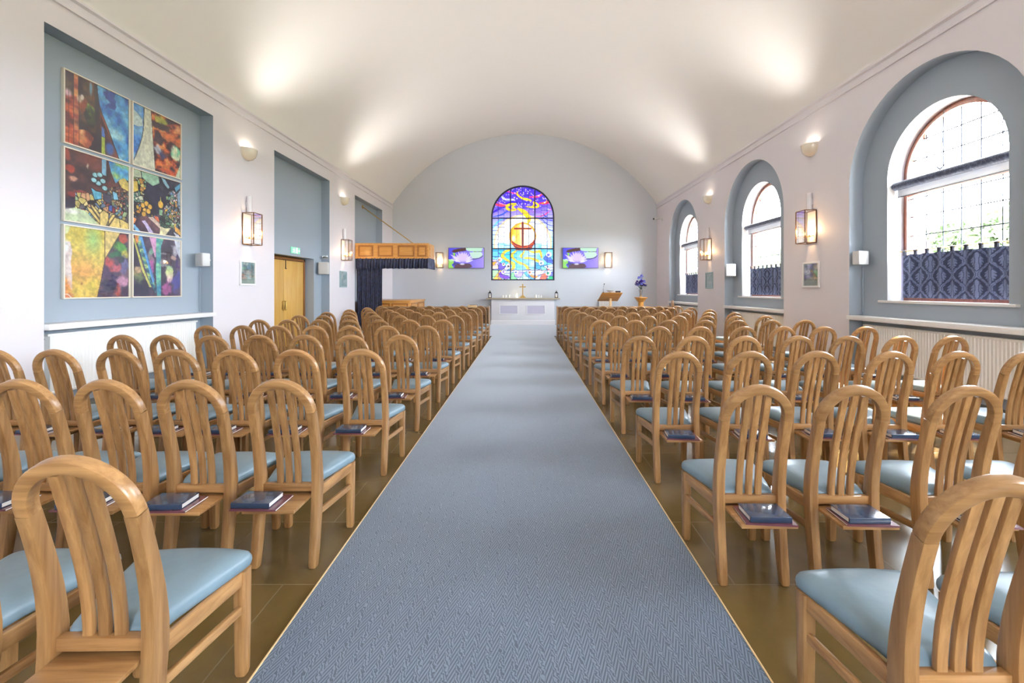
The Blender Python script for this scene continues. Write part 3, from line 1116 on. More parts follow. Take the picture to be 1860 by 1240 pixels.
def seat_mesh():
    bm = bmesh.new()
    # plan outline: trapezoid with rounded corners, bowed front
    base = []
    corners = [(-0.227, 0.048, 0.05), (0.227, 0.048, 0.05), (0.132, -0.352, 0.02), (-0.132, -0.352, 0.02)]
    n = len(corners)
    for i in range(n):
        p0, p1, p2 = [Vector(corners[(i + k - 1) % n][:2]) for k in range(3)]
        r = corners[i][2]
        a = p1 + (p0 - p1).normalized() * r
        b = p1 + (p2 - p1).normalized() * r
        for k in range(7):
            t = k / 6
            base.append(a * (1 - t) ** 2 + p1 * 2 * t * (1 - t) + b * t * t)
    out = []
    for i, p in enumerate(base):
        q = base[(i + 1) % len(base)]
        out.append(p)
        m = 5 if (q - p).length > 0.1 else 1
        for k in range(1, m):
            out.append(p + (q - p) * k / m)
    for p in out:
        if p.y > 0.0:
            p.y += 0.022 * (1 - (p.x / 0.227) ** 2)
    c = Vector((0, -0.14))
    rings = []
    for s, z in ((0.96, 0.4095), (0.99, 0.415), (1.0, 0.428), (0.993, 0.441), (0.965, 0.4535), (0.9, 0.464), (0.75, 0.473), (0.5, 0.478), (0.25, 0.480)):
        rings.append([bm.verts.new((c.x + (p.x - c.x) * s, c.y + (p.y - c.y) * s, z - (0.006 if p.y < -0.3 and s > 0.9 else 0))) for p in out])
    m = len(out)
    for i in range(len(rings) - 1):
        for j in range(m):
            bm.faces.new((rings[i][j], rings[i][(j + 1) % m], rings[i + 1][(j + 1) % m], rings[i + 1][j]))
    bm.faces.new(rings[0][::-1])
    bm.faces.new(rings[-1])
    return to_mesh('seat_cushion', bm, M['seat'], 60)


ME['seat'] = seat_mesh()

ORD = ['first', 'second', 'third', 'fourth', 'fifth', 'sixth', 'seventh', 'eighth', 'ninth', 'tenth', 'eleventh']


def chair_label(side, r, i):
    if r < 7:
        rw = ORD[r] + ' row from camera'
    else:
        rw = ORD[10 - r] + ' row from pew front'
    return 'oak chair with pale blue seat, %s side, %s, %s from carpet' % (side, rw, ORD[i])


proto = thing('chapel_chair', 'x', 'chair', group='oak chapel chairs in rows')
part('seat', ME['seat'], proto)
part('seat_frame', ME['seat_frame'], proto)
for sx in (-1, 1):
    part('leg', ME['front_leg'], proto, (sx * 0.196, 0, 0))
    part('leg', ME['rear_leg'], proto, (sx * 0.156, 0, 0))
part('back_hoop', ME['back_hoop'], proto)
part('back_slat', ME['slat_mid'], proto)
for sx in (-1, 1):
    part('back_slat', ME['slat_side'], proto, (sx * 0.049, 0, 0))
part('back_rail', ME['back_rail'], proto)
part('book_shelf', ME['book_shelf'], proto)
part('side_stretcher', ME['stretch_a'], proto)
part('side_stretcher', ME['stretch_b'], proto)

# books
bm = bmesh.new()
box(bm, -0.097, 0.097, -0.066, 0.070, 0.0, 0.0035, 0.0012)
box(bm, -0.097, 0.097, -0.066, 0.070, 0.0235, 0.027, 0.0012)
sweep(bm, [(-0.097, -0.0655, 0.0135), (0.097, -0.0655, 0.0135)], (0, 0, 1), 0.0135, 0.0035, 0.003)
bk_cover = to_mesh('book_cover', bm, M['bookblue'], 30)
bm = bmesh.new()
box(bm, -0.094, 0.094, -0.062, 0.066, 0.0036, 0.0234)
bk_pages = to_mesh('book_pages', bm, M['paper'], 0)
bm = bmesh.new()
box(bm, -0.118, 0.118, -0.084, 0.084, 0, 0.0012)
box(bm, -0.118, 0.118, -0.084, 0.084, 0.0075, 0.0087)
box(bm, -0.118, 0.118, -0.085, -0.0835, 0, 0.0087)
bl_cover = to_mesh('booklet_cover', bm, M['maroon'], 0)
bm = bmesh.new()
box(bm, -0.1165, 0.1165, -0.083, 0.0825, 0.0013, 0.0074)
bl_pages = to_mesh('booklet_pages', bm, M['paper'], 0)
book0 = thing('hymn_book', 'x', 'book', group='blue books on the chair shelves')
part('cover', bk_cover, book0)
part('pages', bk_pages, book0)['label'] = 'white page block'
let0 = thing('service_booklet', 'x', 'booklet', group='maroon booklets on the chair shelves')
part('cover', bl_cover, let0)
part('pages', bl_pages, let0)['label'] = 'white page block'

ROWS_L = [1.74, 2.82, 4.02, 5.13, 6.35, 7.53, 8.75, 9.95, 11.15, 12.35, 13.50]
ROWS_R = [1.61, 2.68, 3.90, 5.04, 6.22, 7.43, 8.60, 9.80, 11.05, 12.22, 13.30]
COLS_L = [-1.30, -1.82, -2.31, -2.78, -3.26, -3.74, -4.20]
COLS_R = [1.19, 1.735, 2.26, 2.82, 3.33, 3.865, 4.39]
rng = random.Random(11)
first = {'c': True, 'b': True, 'l': True}
for side, rows, cols in (('door', ROWS_L, COLS_L), ('window', ROWS_R, COLS_R)):
    for r, y in enumerate(rows):
        n = (3 if side == 'door' else 2, 5 if side == 'door' else 4)[r] if r < 2 else (6 if (side == 'window' and r == 2) else 7)
        for i in range(n):
            x = cols[i]
            if side == 'door' and r == 1:
                x = -1.30 - 0.457 * i
            if side == 'window' and r == 0:
                x = 1.212 + 0.50 * i
            if side == 'window' and r == 1:
                x = (1.17, 1.645, 2.19, 2.72)[i]
            jx, jy, rz = rng.uniform(-0.004, 0.004), rng.uniform(-0.02, 0.02), rng.uniform(-0.012, 0.012)
            if i == 0:
                jx = 0
            lab = chair_label(side, r, i)
            pos = (x + jx, y + jy, 0)
            if first['c']:
                ch_ = proto
                ch_.location, ch_.rotation_euler, ch_['label'] = pos, (0, 0, rz), lab
                first['c'] = False
            else:
                ch_ = dup(proto, pos, rz, lab)
            # books on the shelf behind
            if r == 0 and i == 0:
                continue
            if r > 6 or (r == 6 and i > 1) or (r == 5 and i > 3):
                continue
            wl_ = '%s side, %s row from camera, %s from carpet' % (side, ORD[r], ORD[i])
            off = -0.055 if side == 'door' else 0.005
            off += rng.uniform(-0.02, 0.02)
            ra = rz + (0.03 if side == 'door' else -0.08) + rng.uniform(-0.05, 0.05)
            bx, by = x + jx + off, y + jy - 0.498
            if first['l']:
                le = let0
                le.location, le.rotation_euler, le['label'] = (bx, by, 0.3845), (0, 0, ra), 'thin maroon booklet under blue book, ' + wl_
                first['l'] = False
            else:
                le = dup(let0, (bx, by, 0.3845), ra, 'thin maroon booklet under blue book, ' + wl_)
            rb = ra + rng.uniform(-0.06, 0.06)
            p2 = (bx - 0.012 + rng.uniform(-0.01, 0.01), by - 0.006, 0.3937)
            if first['b']:
                bo = book0
                bo.location, bo.rotation_euler, bo['label'] = p2, (0, 0, rb), 'blue hymn book on chair shelf, ' + wl_
                first['b'] = False
            else:
                bo = dup(book0, p2, rb, 'blue hymn book on chair shelf, ' + wl_)

# ================================================================== WALL FITTINGS
M['flame'] = emit('lamp_bulb', (255, 190, 110), 22)
M['glowtube'] = plain('frosted_tube', (250, 240, 225), 0.4)
M['whitetube'] = plain('white_tube', (238, 236, 240), 0.22, coat=0.4)
M['uplight'] = emit('uplight_bulb', (255, 244, 225), 140)


def lantern_meshes():
    """origin on the wall at mid height; +X is out of the wall"""
    W, D, H = 0.145, 0.235, 0.32
    bm = bmesh.new()
    b = 0.007
    for y in (-W, W):
        for x in (0.012, D):
            box(bm, x - b, x + b, y - b, y + b, -H, H)
    for z in (-H, H):
        for y in (-W, W):
            box(bm, 0.012, D, y - b, y + b, z - b, z + b)
        for x in (0.012, D):
            box(bm, x - b, x + b, -W, W, z - b, z + b)
    fr = to_mesh('lantern_frame', bm, M['bronze'], 0)
    bm = bmesh.new()
    g = 0.0
    for q in ([(D, -W, -H), (D, W, -H), (D, W, H), (D, -W, H)], [(0.012, -W, -H), (D, -W, -H), (D, -W, H), (0.012, -W, H)],
              [(0.012, W, -H), (D, W, -H), (D, W, H), (0.012, W, H)]):
        bm.faces.new([bm.verts.new(p) for p in q])
    gl = to_mesh('lantern_glass', bm, M['lampglass'], 0)
    bm = bmesh.new()
    box(bm, 0.003, 0.010, -W + 0.01, W - 0.01, -H + 0.01, H - 0.01)
    bp = to_mesh('back_plate', bm, M['white'], 0)
    bm = bmesh.new()
    for y in (-0.065, 0.065):
        tube(bm, [(0.01, y, -0.17), (0.06, y, -0.19), (0.10, y, -0.19)], 0.008, 8)
        lathe(bm, [(0.001, -0.02), (0.026, -0.014), (0.03, 0.0), (0.022, 0.01), (0.014, 0.03), (0.001, 0.03)], 12, c=(0.105, y, -0.19))
    ho = to_mesh('lamp_holder', bm, M['brass'], 40)
    bm = bmesh.new()
    for y in (-0.065, 0.065):
        lathe(bm, [(0.001, 0), (0.012, 0.005), (0.018, 0.03), (0.013, 0.055), (0.003, 0.085), (0.0005, 0.09)], 12, c=(0.105, y, -0.158))
    bu = to_mesh('candle_bulb', bm, M['flame'], 60)
    return fr, gl, bp, ho, bu


LANT = lantern_meshes()
LAMP_W = 14.0


def lantern(x, y, z, rz, label):
    t = thing('wall_lantern', label, 'wall lantern', (x, y, z), rz, group='glass box wall lanterns')
    part('lantern_frame', LANT[0], t)
    part('lantern_glass', LANT[1], t)
    part('back_plate', LANT[2], t)
    part('lamp_holder', LANT[3], t)
    part('candle_bulb', LANT[4], t)
    l = bpy.data.lights.new('lantern_light', 'POINT')
    l.energy = LAMP_W
    l.color = (1.0, 0.62, 0.30)
    l.shadow_soft_size = 0.03
    lo = bpy.data.objects.new('lantern_light', l)
    COL.objects.link(lo)
    lo.parent = t
    lo.location = (0.15, 0, -0.06)


lantern(-XW, 9.22, 2.75, 0, 'brass framed glass lantern between the art panels and the doors')
lantern(-XW, 14.10, 2.75, 0, 'brass framed glass lantern between the doors and the canopy')
lantern(XW, 8.92, 2.75, PI, 'brass framed glass lantern between the first and second windows')
lantern(XW, 13.86, 2.75, PI, 'brass framed glass lantern between the second and farthest windows')
lantern(-3.68, Y1, 2.78, -PI / 2, 'glowing lantern on end wall between canopy and screen')
lantern(3.62, Y1, 2.78, -PI / 2, 'glowing lantern on end wall above the lectern')

bm = bmesh.new()
lathe(bm, [(0.001, -0.17), (0.05, -0.17), (0.05, 0.17), (0.042, 0.17), (0.042, -0.1), (0.001, -0.1)], 20, c=(0.06, 0, 0))
box(bm, 0.002, 0.02, -0.03, 0.03, -0.06, 0.06)
tube_me = to_mesh('wall_tube', bm, M['whitetube'], 40)
for x, y, rz, lab in ((-XW, 9.22, 0, 'beside the art panels'), (-XW, 14.10, 0, 'beside the canopy'),
                      (XW, 8.92, PI, 'between the first and second windows'), (XW, 13.86, PI, 'between the second and farthest windows')):
    tag(link('wall_tube', tube_me, None, (x, y, 3.255), (0, 0, rz)), 'white upright tube fitting above the lantern ' + lab, 'wall fitting', 'white tube fittings')

# half-bowl uplighters
bm = bmesh.new()
prof = [(0.001, -0.235), (0.06, -0.228), (0.12, -0.2), (0.165, -0.15), (0.188, -0.08), (0.195, 0.0), (0.185, 0.0), (0.175, -0.08), (0.15, -0.145), (0.10, -0.19), (0.001, -0.205)]
lathe(bm, prof, 28, a0=-PI / 2, a1=PI / 2, c=(0.003, 0, 0))
up_me = to_mesh('uplighter_bowl', bm, M['cream'], 40)
bm = bmesh.new()
lathe(bm, [(0.001, -0.05), (0.022, -0.04), (0.028, -0.015), (0.015, 0.01), (0.001, 0.015)], 12, c=(0.09, 0, -0.03))
ub_me = to_mesh('uplight_bulb', bm, M['uplight'], 60)
UP_W = 480.0
for x, y, rz, lab in ((-XW, 9.22, 0, 'on the pier between the art panels and the doors'), (-XW, 14.10, 0, 'on the pier between the doors and the canopy'),
                      (XW, 8.92, PI, 'on the pier between the first and second windows'), (XW, 13.86, PI, 'on the pier between the second and farthest windows'),
                      (-XW, 4.3, 0, 'added for fill light before the art panels'), (XW, 4.0, PI, 'added for fill light before the first window'), (-XW, -0.6, 0, 'added for fill light at the rear door side'), (XW, -0.95, PI, 'added for fill light at the rear window side')):  # uplighters on this line are unseen, added to brighten the room
    t = thing('wall_uplighter', 'cream half-bowl uplighter ' + lab, 'wall light', (x, y, 4.40), rz, group='cream half-bowl uplighters')
    part('bowl', up_me, t)
    part('bulb', ub_me, t)
    l = bpy.data.lights.new('uplighter_light', 'SPOT')
    l.spot_size = math.radians(128)
    l.spot_blend = 1.0
    l.shadow_soft_size = 0.09
    l.energy = UP_W
    l.color = (1.0, 0.965, 0.91)
    lo = bpy.data.objects.new('uplighter_light', l)
    COL.objects.link(lo)
    lo.parent = t
    lo.location = (0.13, 0, -0.03)
    lo.rotation_euler = Vector((2.0, 0, 1)).to_track_quat('-Z', 'Y').to_euler()

# loudspeakers
sp_bm = bmesh.new()
box(sp_bm, -0.085, 0.085, -0.075, 0.065, -0.14, 0.14, 0.02)
sp_me = to_mesh('speaker_cabinet', sp_bm, M['speaker'], 40)
sg_bm = bmesh.new()
box(sg_bm, -0.072, 0.072, -0.079, -0.07, -0.126, 0.126, 0.003)
sg_me = to_mesh('speaker_grille', sg_bm, M['grille'], 30)
sb_bm = bmesh.new()
tube(sb_bm, [(0, 0.06, 0), (0, 0.10, 0), (0.0, 0.13, 0)], 0.016, 8)
sb_me = to_mesh('speaker_bracket', sb_bm, M['speaker'], 40)
for x, y, z, rz, scl, lab in ((-5.80, 8.04, 2.04, -0.35, (1.2, 1, .84), 'beside the six art panels'), (-5.80, 12.88, 2.12, 0.25, (1.6, 1.3, 1.25), 'beside the double doors'),
                         (5.81, 7.72, 2.05, 0.2, (1.2, 1, .84), 'in the first window recess'), (5.81, 12.56, 2.05, -0.5, (1.5, 1.3, 1.25), 'in the second window recess')):
    t = thing('loudspeaker', 'small white loudspeaker ' + lab, 'loudspeaker', (x, y, z), rz, group='white wall loudspeakers')
    t.scale = scl
    part('cabinet', sp_me, t)
    part('front_grille', sg_me, t)
    part('bracket', sb_me, t)
for x, y, z1, lab in ((-5.975, 8.205, 1.9, 'under the loudspeaker by the art panels'), (5.975, 7.88, 1.9, 'under the loudspeaker by the first window')):
    bm = bmesh.new()
    box(bm, x - 0.012, x + 0.012, y - 0.012, y + 0.012, 1.1, z1)
    tag(link('cable_trunking', to_mesh('cable_trunking', bm, M['grey'], 0)), 'thin grey cable trunking ' + lab, 'trunking', 'cable trunking')

# emergency light, exit sign, camera
t = thing('emergency_light', 'small twin-head emergency light over the loudspeaker by doors', 'light', (-5.86, 13.10, 2.45), 0)
bm = bmesh.new()
box(bm, -0.06, 0.06, -0.0, 0.038, -0.05, 0.05, 0.01)
part('mount_box', to_mesh('mount_box', bm, M['speaker'], 30), t)
bm = bmesh.new()
for x in (-0.055, 0.055):
    lathe(bm, [(0.001, -0.03), (0.035, -0.03), (0.045, 0.0), (0.045, 0.03), (0.001, 0.025)], 14, c=(x, -0.04, 0.0))
part('lamp_head', to_mesh('lamp_head', bm, M['silver'], 40), t)

M['exitgreen'] = emit('exit_green', (140, 206, 178), 0.35)
M['exitwhite'] = emit('exit_white', (225, 250, 238), 0.8)
t = thing('exit_sign', 'pale green exit sign with running figure above the doors', 'sign', (-XR + 0.005, 11.62, 2.52), 0)
bm = bmesh.new()
box(bm, 0.0, 0.02, -0.23, 0.23, -0.085, 0.085, 0.004)
part('sign_plate', to_mesh('sign_plate', bm, M['exitgreen'], 30), t)
bm = bmesh.new()
X = 0.0215


def quad2(bm, pts, x=X, th=0.002):
    prism(bm, pts, x, x + th, 'X')


quad2(bm, [(0.01, -0.07), (0.10, -0.07), (0.10, 0.07), (0.01, 0.07)])        # doorway
quad2(bm, [(0.13, -0.012), (0.17, -0.012), (0.17, -0.04), (0.215, 0.0), (0.17, 0.04), (0.17, 0.012), (0.13, 0.012)])  # arrow
lathe_pts = [(-0.085 + 0.014 * math.cos(a), 0.052 + 0.014 * math.sin(a)) for a in np.linspace(0, 2 * PI, 11)[:-1]]
quad2(bm, lathe_pts)                                                        # head
quad2(bm, [(-0.11, 0.03), (-0.07, 0.034), (-0.075, -0.01), (-0.10, -0.012)])  # torso
quad2(bm, [(-0.075, 0.03), (-0.035, 0.005), (-0.04, -0.005), (-0.08, 0.012)])  # arm
quad2(bm, [(-0.11, 0.03), (-0.15, 0.02), (-0.15, 0.008), (-0.11, 0.014)])    # arm
quad2(bm, [(-0.085, -0.008), (-0.045, -0.03), (-0.045, -0.07), (-0.06, -0.07), (-0.06, -0.038), (-0.095, -0.02)])  # leg
quad2(bm, [(-0.10, -0.008), (-0.12, -0.04), (-0.165, -0.045), (-0.165, -0.058), (-0.112, -0.055), (-0.085, -0.02)])  # leg
part('pictogram', to_mesh('pictogram', bm, M['exitwhite'], 0), t)

t = thing('wall_mounted_camera', 'small white security camera high in the corner by end wall', 'camera', (XW - 0.002, 18.6, 4.42), 0)
bm = bmesh.new()
box(bm, -0.03, 0.0, -0.05, 0.05, -0.05, 0.05, 0.005)
tube(bm, [(-0.02, 0, 0), (-0.12, -0.03, 0.03), (-0.2, -0.06, 0.04)], 0.014, 8)
part('bracket', to_mesh('camera_bracket', bm, M['speaker'], 30), t)
bm = bmesh.new()
tube(bm, [(-0.16, -0.02, 0.05), (-0.42, -0.2, 0.0)], 0.05, 12)
part('body', to_mesh('camera_body', bm, M['speaker'], 30), t)
bm = bmesh.new()
tube(bm, [(-0.415, -0.197, 0.001), (-0.435, -0.211, -0.003)], 0.036, 12)
part('lens', to_mesh('camera_lens', bm, M['black'], 30), t)


# small framed prints under the lanterns
def framed(x, y, z, rz, label, paint, fmat, w=0.26, h=0.255):
    t = thing('framed_picture', label, 'picture', (x, y, z), rz, group='small framed pictures under the lanterns')
    bm = bmesh.new()
    f = 0.035
    for a in ((-w, w, -h, -h + f), (-w, w, h - f, h), (-w, -w + f, -h + f, h - f), (w - f, w, -h + f, h - f)):
        box(bm, 0.003, 0.032, a[0], a[1], a[2], a[3], 0.003)
    part('frame', to_mesh('picture_frame', bm, fmat, 30), t)
    part('print', paint.mesh('print', lambda u, v: (0.015, u, v), -w + f, h - f, w - f, -h + f, M['print']), t)
    bm = bmesh.new()
    bm.faces.new([bm.verts.new((0.02, a, b)) for a, b in ((-w + f, -h + f), (w - f, -h + f), (w - f, h - f), (-w + f, h - f))])
    part('glazing', to_mesh('picture_glass', bm, M['picglass'], 0), t)


def small_print(seed, base, tint):
    p = Paint(24, 24, 0, 0, 1, 1, base, seed)
    p.field(np.ones(p.X.shape, bool), p.noise(3, 3), [(0.3, base), (0.5, tint), (0.7, (210, 216, 216))], 0.8)
    p.poly([(0, 0.8), (0.3, 0.6), (0.7, 0.75), (1, 0.6), (1, 1), (0, 1)], tint, 0.7)
    return p


M['tealframe'] = plain('teal_frame', (150, 176, 180), 0.4)
framed(-XW, 9.235, 1.845, 0, 'white framed picture under the lantern beside the art panels', small_print(3, (96, 110, 104), (150, 170, 160)), M['white'])
framed(-XW, 14.10, 1.83, 0, 'pale teal picture under the lantern beside the canopy', small_print(4, (140, 168, 172), (170, 190, 192)), M['tealframe'])
framed(XW, 8.93, 1.80, PI, 'white framed picture under the lantern after the first window', small_print(5, (110, 116, 110), (140, 150, 140)), M['white'])
framed(XW, 13.86, 1.79, PI, 'pale teal picture under the lantern after the second window', small_print(6, (130, 160, 164), (160, 186, 188)), M['tealframe'])


# ================================================================== THE SIX ART PANELS
def art1():
    p = Paint(120, 120, 0, 0, 1, 1, (62, 44, 56), 21)
    al = np.ones(p.X.shape, bool)
    p.field(al, p.noise(5, 5), [(0.25, (28, 24, 44)), (0.45, (66, 42, 50)), (0.55, (92, 70, 48)), (0.7, (150, 70, 40))])
    p.field(p.poly_mask([(0, .25), (.13, .32), (.15, 1), (0, 1)]), p.noise(4, 4, 3), [(0.3, (96, 30, 34)), (0.5, (176, 62, 38)), (0.7, (214, 110, 66))])
    p.field(p.poly_mask([(.14, 0), (.20, 0), (.21, 1), (.14, 1)]), p.noise(3, 4, 4), [(0.3, (150, 66, 60)), (0.5, (196, 112, 78)), (0.7, (226, 160, 96))])
    p.blob(.06, .30, .07, .07, (228, 196, 204), .9, .6)
    p.blob(.22, .32, .05, .07, (232, 214, 190), .8, .5)
    p.blob(.26, .28, .03, .05, (240, 230, 220), .9, .4)
    n = p.noise(9, 4)
    p.field((np.hypot((p.X - .40) / .14, (p.Y - .50) / .20) < .8 + .5 * (n - .5)), p.noise(8, 4, .6), [(0.3, (26, 44, 50)), (0.5, (84, 130, 58)), (0.7, (168, 200, 90))], .85)
    p.field((np.hypot((p.X - .30) / .16, (p.Y - .86) / .13) < .8 + .7 * (n - .5)), p.noise(8, 4, .6), [(0.3, (130, 50, 40)), (0.5, (216, 110, 60)), (0.7, (240, 190, 130))], .9)
    p.blob(.30, .66, .2, .07, (30, 24, 34), .8, .8)
    p.blob(.385, .10, .03, .13, (130, 190, 220), .9, .6)
    p.poly([(.43, 0), (.485, 0), (.53, .5), (.56, 1), (.48, 1), (.45, .5)], (44, 44, 58), .8)
    p.field(p.poly_mask([(.53, .42), (.60, .55), (.83, 1), (.70, 1), (.58, .74), (.54, .6)]), p.noise(5, 3), [(0.3, (66, 34, 40)), (0.6, (130, 60, 48))])
    p.blob(.68, .88, .09, .12, (60, 110, 190), .9, .5)
    p.poly([(.55, .74), (.60, .74), (.605, 1), (.55, 1)], (170, 190, 72))
    p.poly([(.55, .58), (.59, .62), (.60, .73), (.55, .73)], (76, 120, 190))
    blue = p.poly_mask([(.475, 0), (.50, .20), (.53, .33), (.60, .48), (.66, .60), (.84, 1), (1, 1), (1, 0)])
    p.field(blue, p.noise(6, 5), [(0.25, (40, 96, 180)), (0.42, (70, 150, 212)), (0.55, (96, 178, 222)), (0.75, (170, 222, 232))])
    p.field(blue & (np.hypot((p.X - .68) / .14, (p.Y - .12) / .2) < .6 + 1.2 * (p.noise(12, 4) - .5)), p.noise(5, 2), [(0, (36, 56, 140)), (1, (60, 90, 180))], .9)
    p.line([(.475, 0), (.50, .20), (.53, .33), (.60, .48), (.66, .60), (.84, 1)], .012, (30, 34, 50))
    for x in (.135, .21, .07):
        p.line([(x, .2), (x, 1)], .008, (50, 26, 30), .8, False)
    return p


def art2():
    p = Paint(120, 120, 0, 0, 1, 1, (60, 44, 56), 22)
    al = np.ones(p.X.shape, bool)
    dg = p.noise(5, 5, 1.6)
    p.field(al, dg, [(0.25, (32, 24, 44)), (0.45, (74, 40, 50)), (0.53, (170, 70, 44)), (0.62, (226, 120, 60)), (0.75, (246, 196, 120))])
    for x, y, rx, ry, c in ((.55, .10, .14, .08, (190, 200, 70)), (.58, .20, .22, .07, (40, 34, 50)), (.95, .12, .1, .1, (232, 180, 130)), (.72, .32, .26, .08, (230, 130, 70)), (.50, .62, .1, .1, (206, 216, 230)),
                            (.60, .68, .15, .09, (60, 70, 130)), (.93, .35, .1, .1, (224, 120, 60)), (.60, .86, .18, .05, (226, 130, 60)), (.72, .93, .2, .05, (206, 84, 50)), (.50, .42, .10, .12, (44, 36, 60)), (.80, .48, .12, .1, (70, 34, 52))):
        m = np.clip((1 - np.hypot((p.X - x) / rx, (p.Y - y) / ry) + 1.8 * (p.noise(10, 5) - .5)) * 2.4, 0, 1)
        p.mix(m, c, .85)
    m = np.clip((1 - np.hypot((p.X - .90) / .13, (p.Y - .58) / .15) + .9 * (p.noise(10, 4) - .5)) * 3, 0, 1)
    k = m[..., None]
    p.a = p.a * (1 - k) + k * p.ramp(p.noise(10, 3), [(0.3, (90, 200, 150)), (0.5, (150, 222, 180)), (0.7, (236, 240, 200))])
    p.poly([(.88, 1), (.97, .80), (1, .72), (1, 1)], (206, 220, 190))
    p.poly([(.22, 0), (.36, 0), (.45, 1), (0, 1), (0, .95), (.13, .68), (.20, .40)], (222, 224, 200))
    left = p.poly_mask([(0, 0), (.225, 0), (.205, .40), (.13, .68), (0, .99)])
    p.field(left, p.noise(7, 5), [(0.25, (36, 84, 176)), (0.45, (70, 140, 214)), (0.7, (140, 200, 232))])
    p.poly([(0, .10), (.10, .15), (.19, .22), (.20, .32), (.1, .36), (0, .36)], (206, 226, 222))
    p.line([(.225, 0), (.205, .40), (.13, .68), (.0, .99)], .014, (34, 38, 54))
    p.line([(.36, 0), (.40, .45), (.45, 1)], .01, (60, 60, 70))
    return p


def art3():
    p = Paint(130, 130, 0, 0, 1, 1, (60, 44, 54), 23)
    al = np.ones(p.X.shape, bool)
    p.field(al, p.noise(4, 5), [(0.25, (34, 28, 48)), (0.45, (72, 46, 54)), (0.6, (104, 62, 60)), (0.8, (140, 70, 60))])
    for x, y, rx, ry, c in ((.06, .27, .1, .05, (190, 70, 50)), (.05, .1, .06, .1, (176, 72, 52)), (.14, .4, .07, .05, (226, 170, 140)), (.12, .62, .1, .04, (150, 46, 46)), (.26, .58, .12, .04, (160, 60, 56)), (.2, .72, .1, .05, (120, 50, 60)), (.34, .17, .03, .05, (220, 220, 196)), (.1, .8, .16, .12, (42, 40, 66))):
        p.mix(np.clip((1 - np.hypot((p.X - x) / rx, (p.Y - y) / ry) + 1.7 * (p.noise(11, 4) - .5)) * 2.4, 0, 1), c, .85)
    p.field(p.poly_mask([(.555, 0), (.62, 0), (.62, .24), (.555, .24)]), p.noise(5, 4), [(0.3, (70, 130, 210)), (0.6, (140, 196, 226))])
    p.field(p.poly_mask([(.66, 0), (1, 0), (1, .22), (.84, .24), (.78, .32), (.70, .16)]), p.noise(5, 4), [(0.3, (60, 130, 210)), (0.55, (100, 190, 224)), (0.7, (176, 214, 130))])
    p.poly([(.82, .26), (.92, .20), (1, .26), (1, .38), (.90, .40)], (224, 200, 110))
    lead = (40, 36, 44)
    cols = [(224, 206, 120), (206, 190, 110), (232, 214, 150), (110, 140, 170), (196, 150, 110), (150, 176, 130), (170, 90, 80), (120, 176, 196), (90, 86, 96)]
    m = (p.Y > .52 + .16 * np.abs(p.X - .6)) & (p.X > .16)
    p.cells(m, 190, cols, lead, .008, (0, .4, 1, 1))
    m2 = (np.hypot((p.X - .85) / .22, (p.Y - .50) / .14) < 1)
    p.cells(m2, 170, [(120, 90, 96), (160, 130, 110), (196, 170, 120), (90, 110, 120), (150, 90, 84)], lead, .008, (.5, .3, 1, .8))
    for x, y in ((.45, .27), (.52, .25), (.57, .33), (.50, .38), (.43, .35), (.60, .43)):
        p.blob(x, y, .055, .045, lead, 1, .1)
        p.blob(x, y, .046, .036, (150, 206, 214), 1, .2)
    for pts, c in (([(.38, .46), (.46, .50), (.55, .50), (.55, .60), (.44, .64)], (96, 186, 214)), ([(.72, .44), (.80, .46), (.83, .56), (.74, .58)], (120, 190, 220)), ([(.57, .50), (.70, .52), (.71, .66), (.58, .62)], (70, 72, 100)),
                   ([(.66, .68), (.72, .66), (.73, .76), (.66, .76)], (60, 100, 190)), ([(.72, .70), (.77, .68), (.77, .78), (.72, .78)], (150, 40, 60))):
        p.poly(pts, c)
        p.line(pts + [pts[0]], .012, lead, 1, False)
    p.poly([(0, .86), (.16, .80), (.30, .82), (.52, 1), (0, 1)], (206, 224, 180))
    p.blob(.10, .86, .16, .05, (250, 250, 240), .9, .6)  # white glare painted into the print
    for pts in ([(.52, .82), (.58, .76), (.66, .80), (.66, .90), (.62, 1), (.52, 1)], [(.66, 1), (.76, .84), (.90, .86), (1, .90), (1, 1)], [(.32, .74), (.40, .78), (.52, .92), (.52, .98), (.34, .80)], [(.38, .70), (.46, .76), (.52, .84), (.52, .90), (.40, .76)], [(.66, .90), (.72, .80), (.78, .80), (.66, .98)]):
        p.poly(pts, (230, 204, 124))
        p.line(pts + [pts[0]], .012, (70, 60, 50), 1, False)
    p.line([(.84, .86), (.86, 1)], .01, (70, 60, 50), 1, False)
    return p


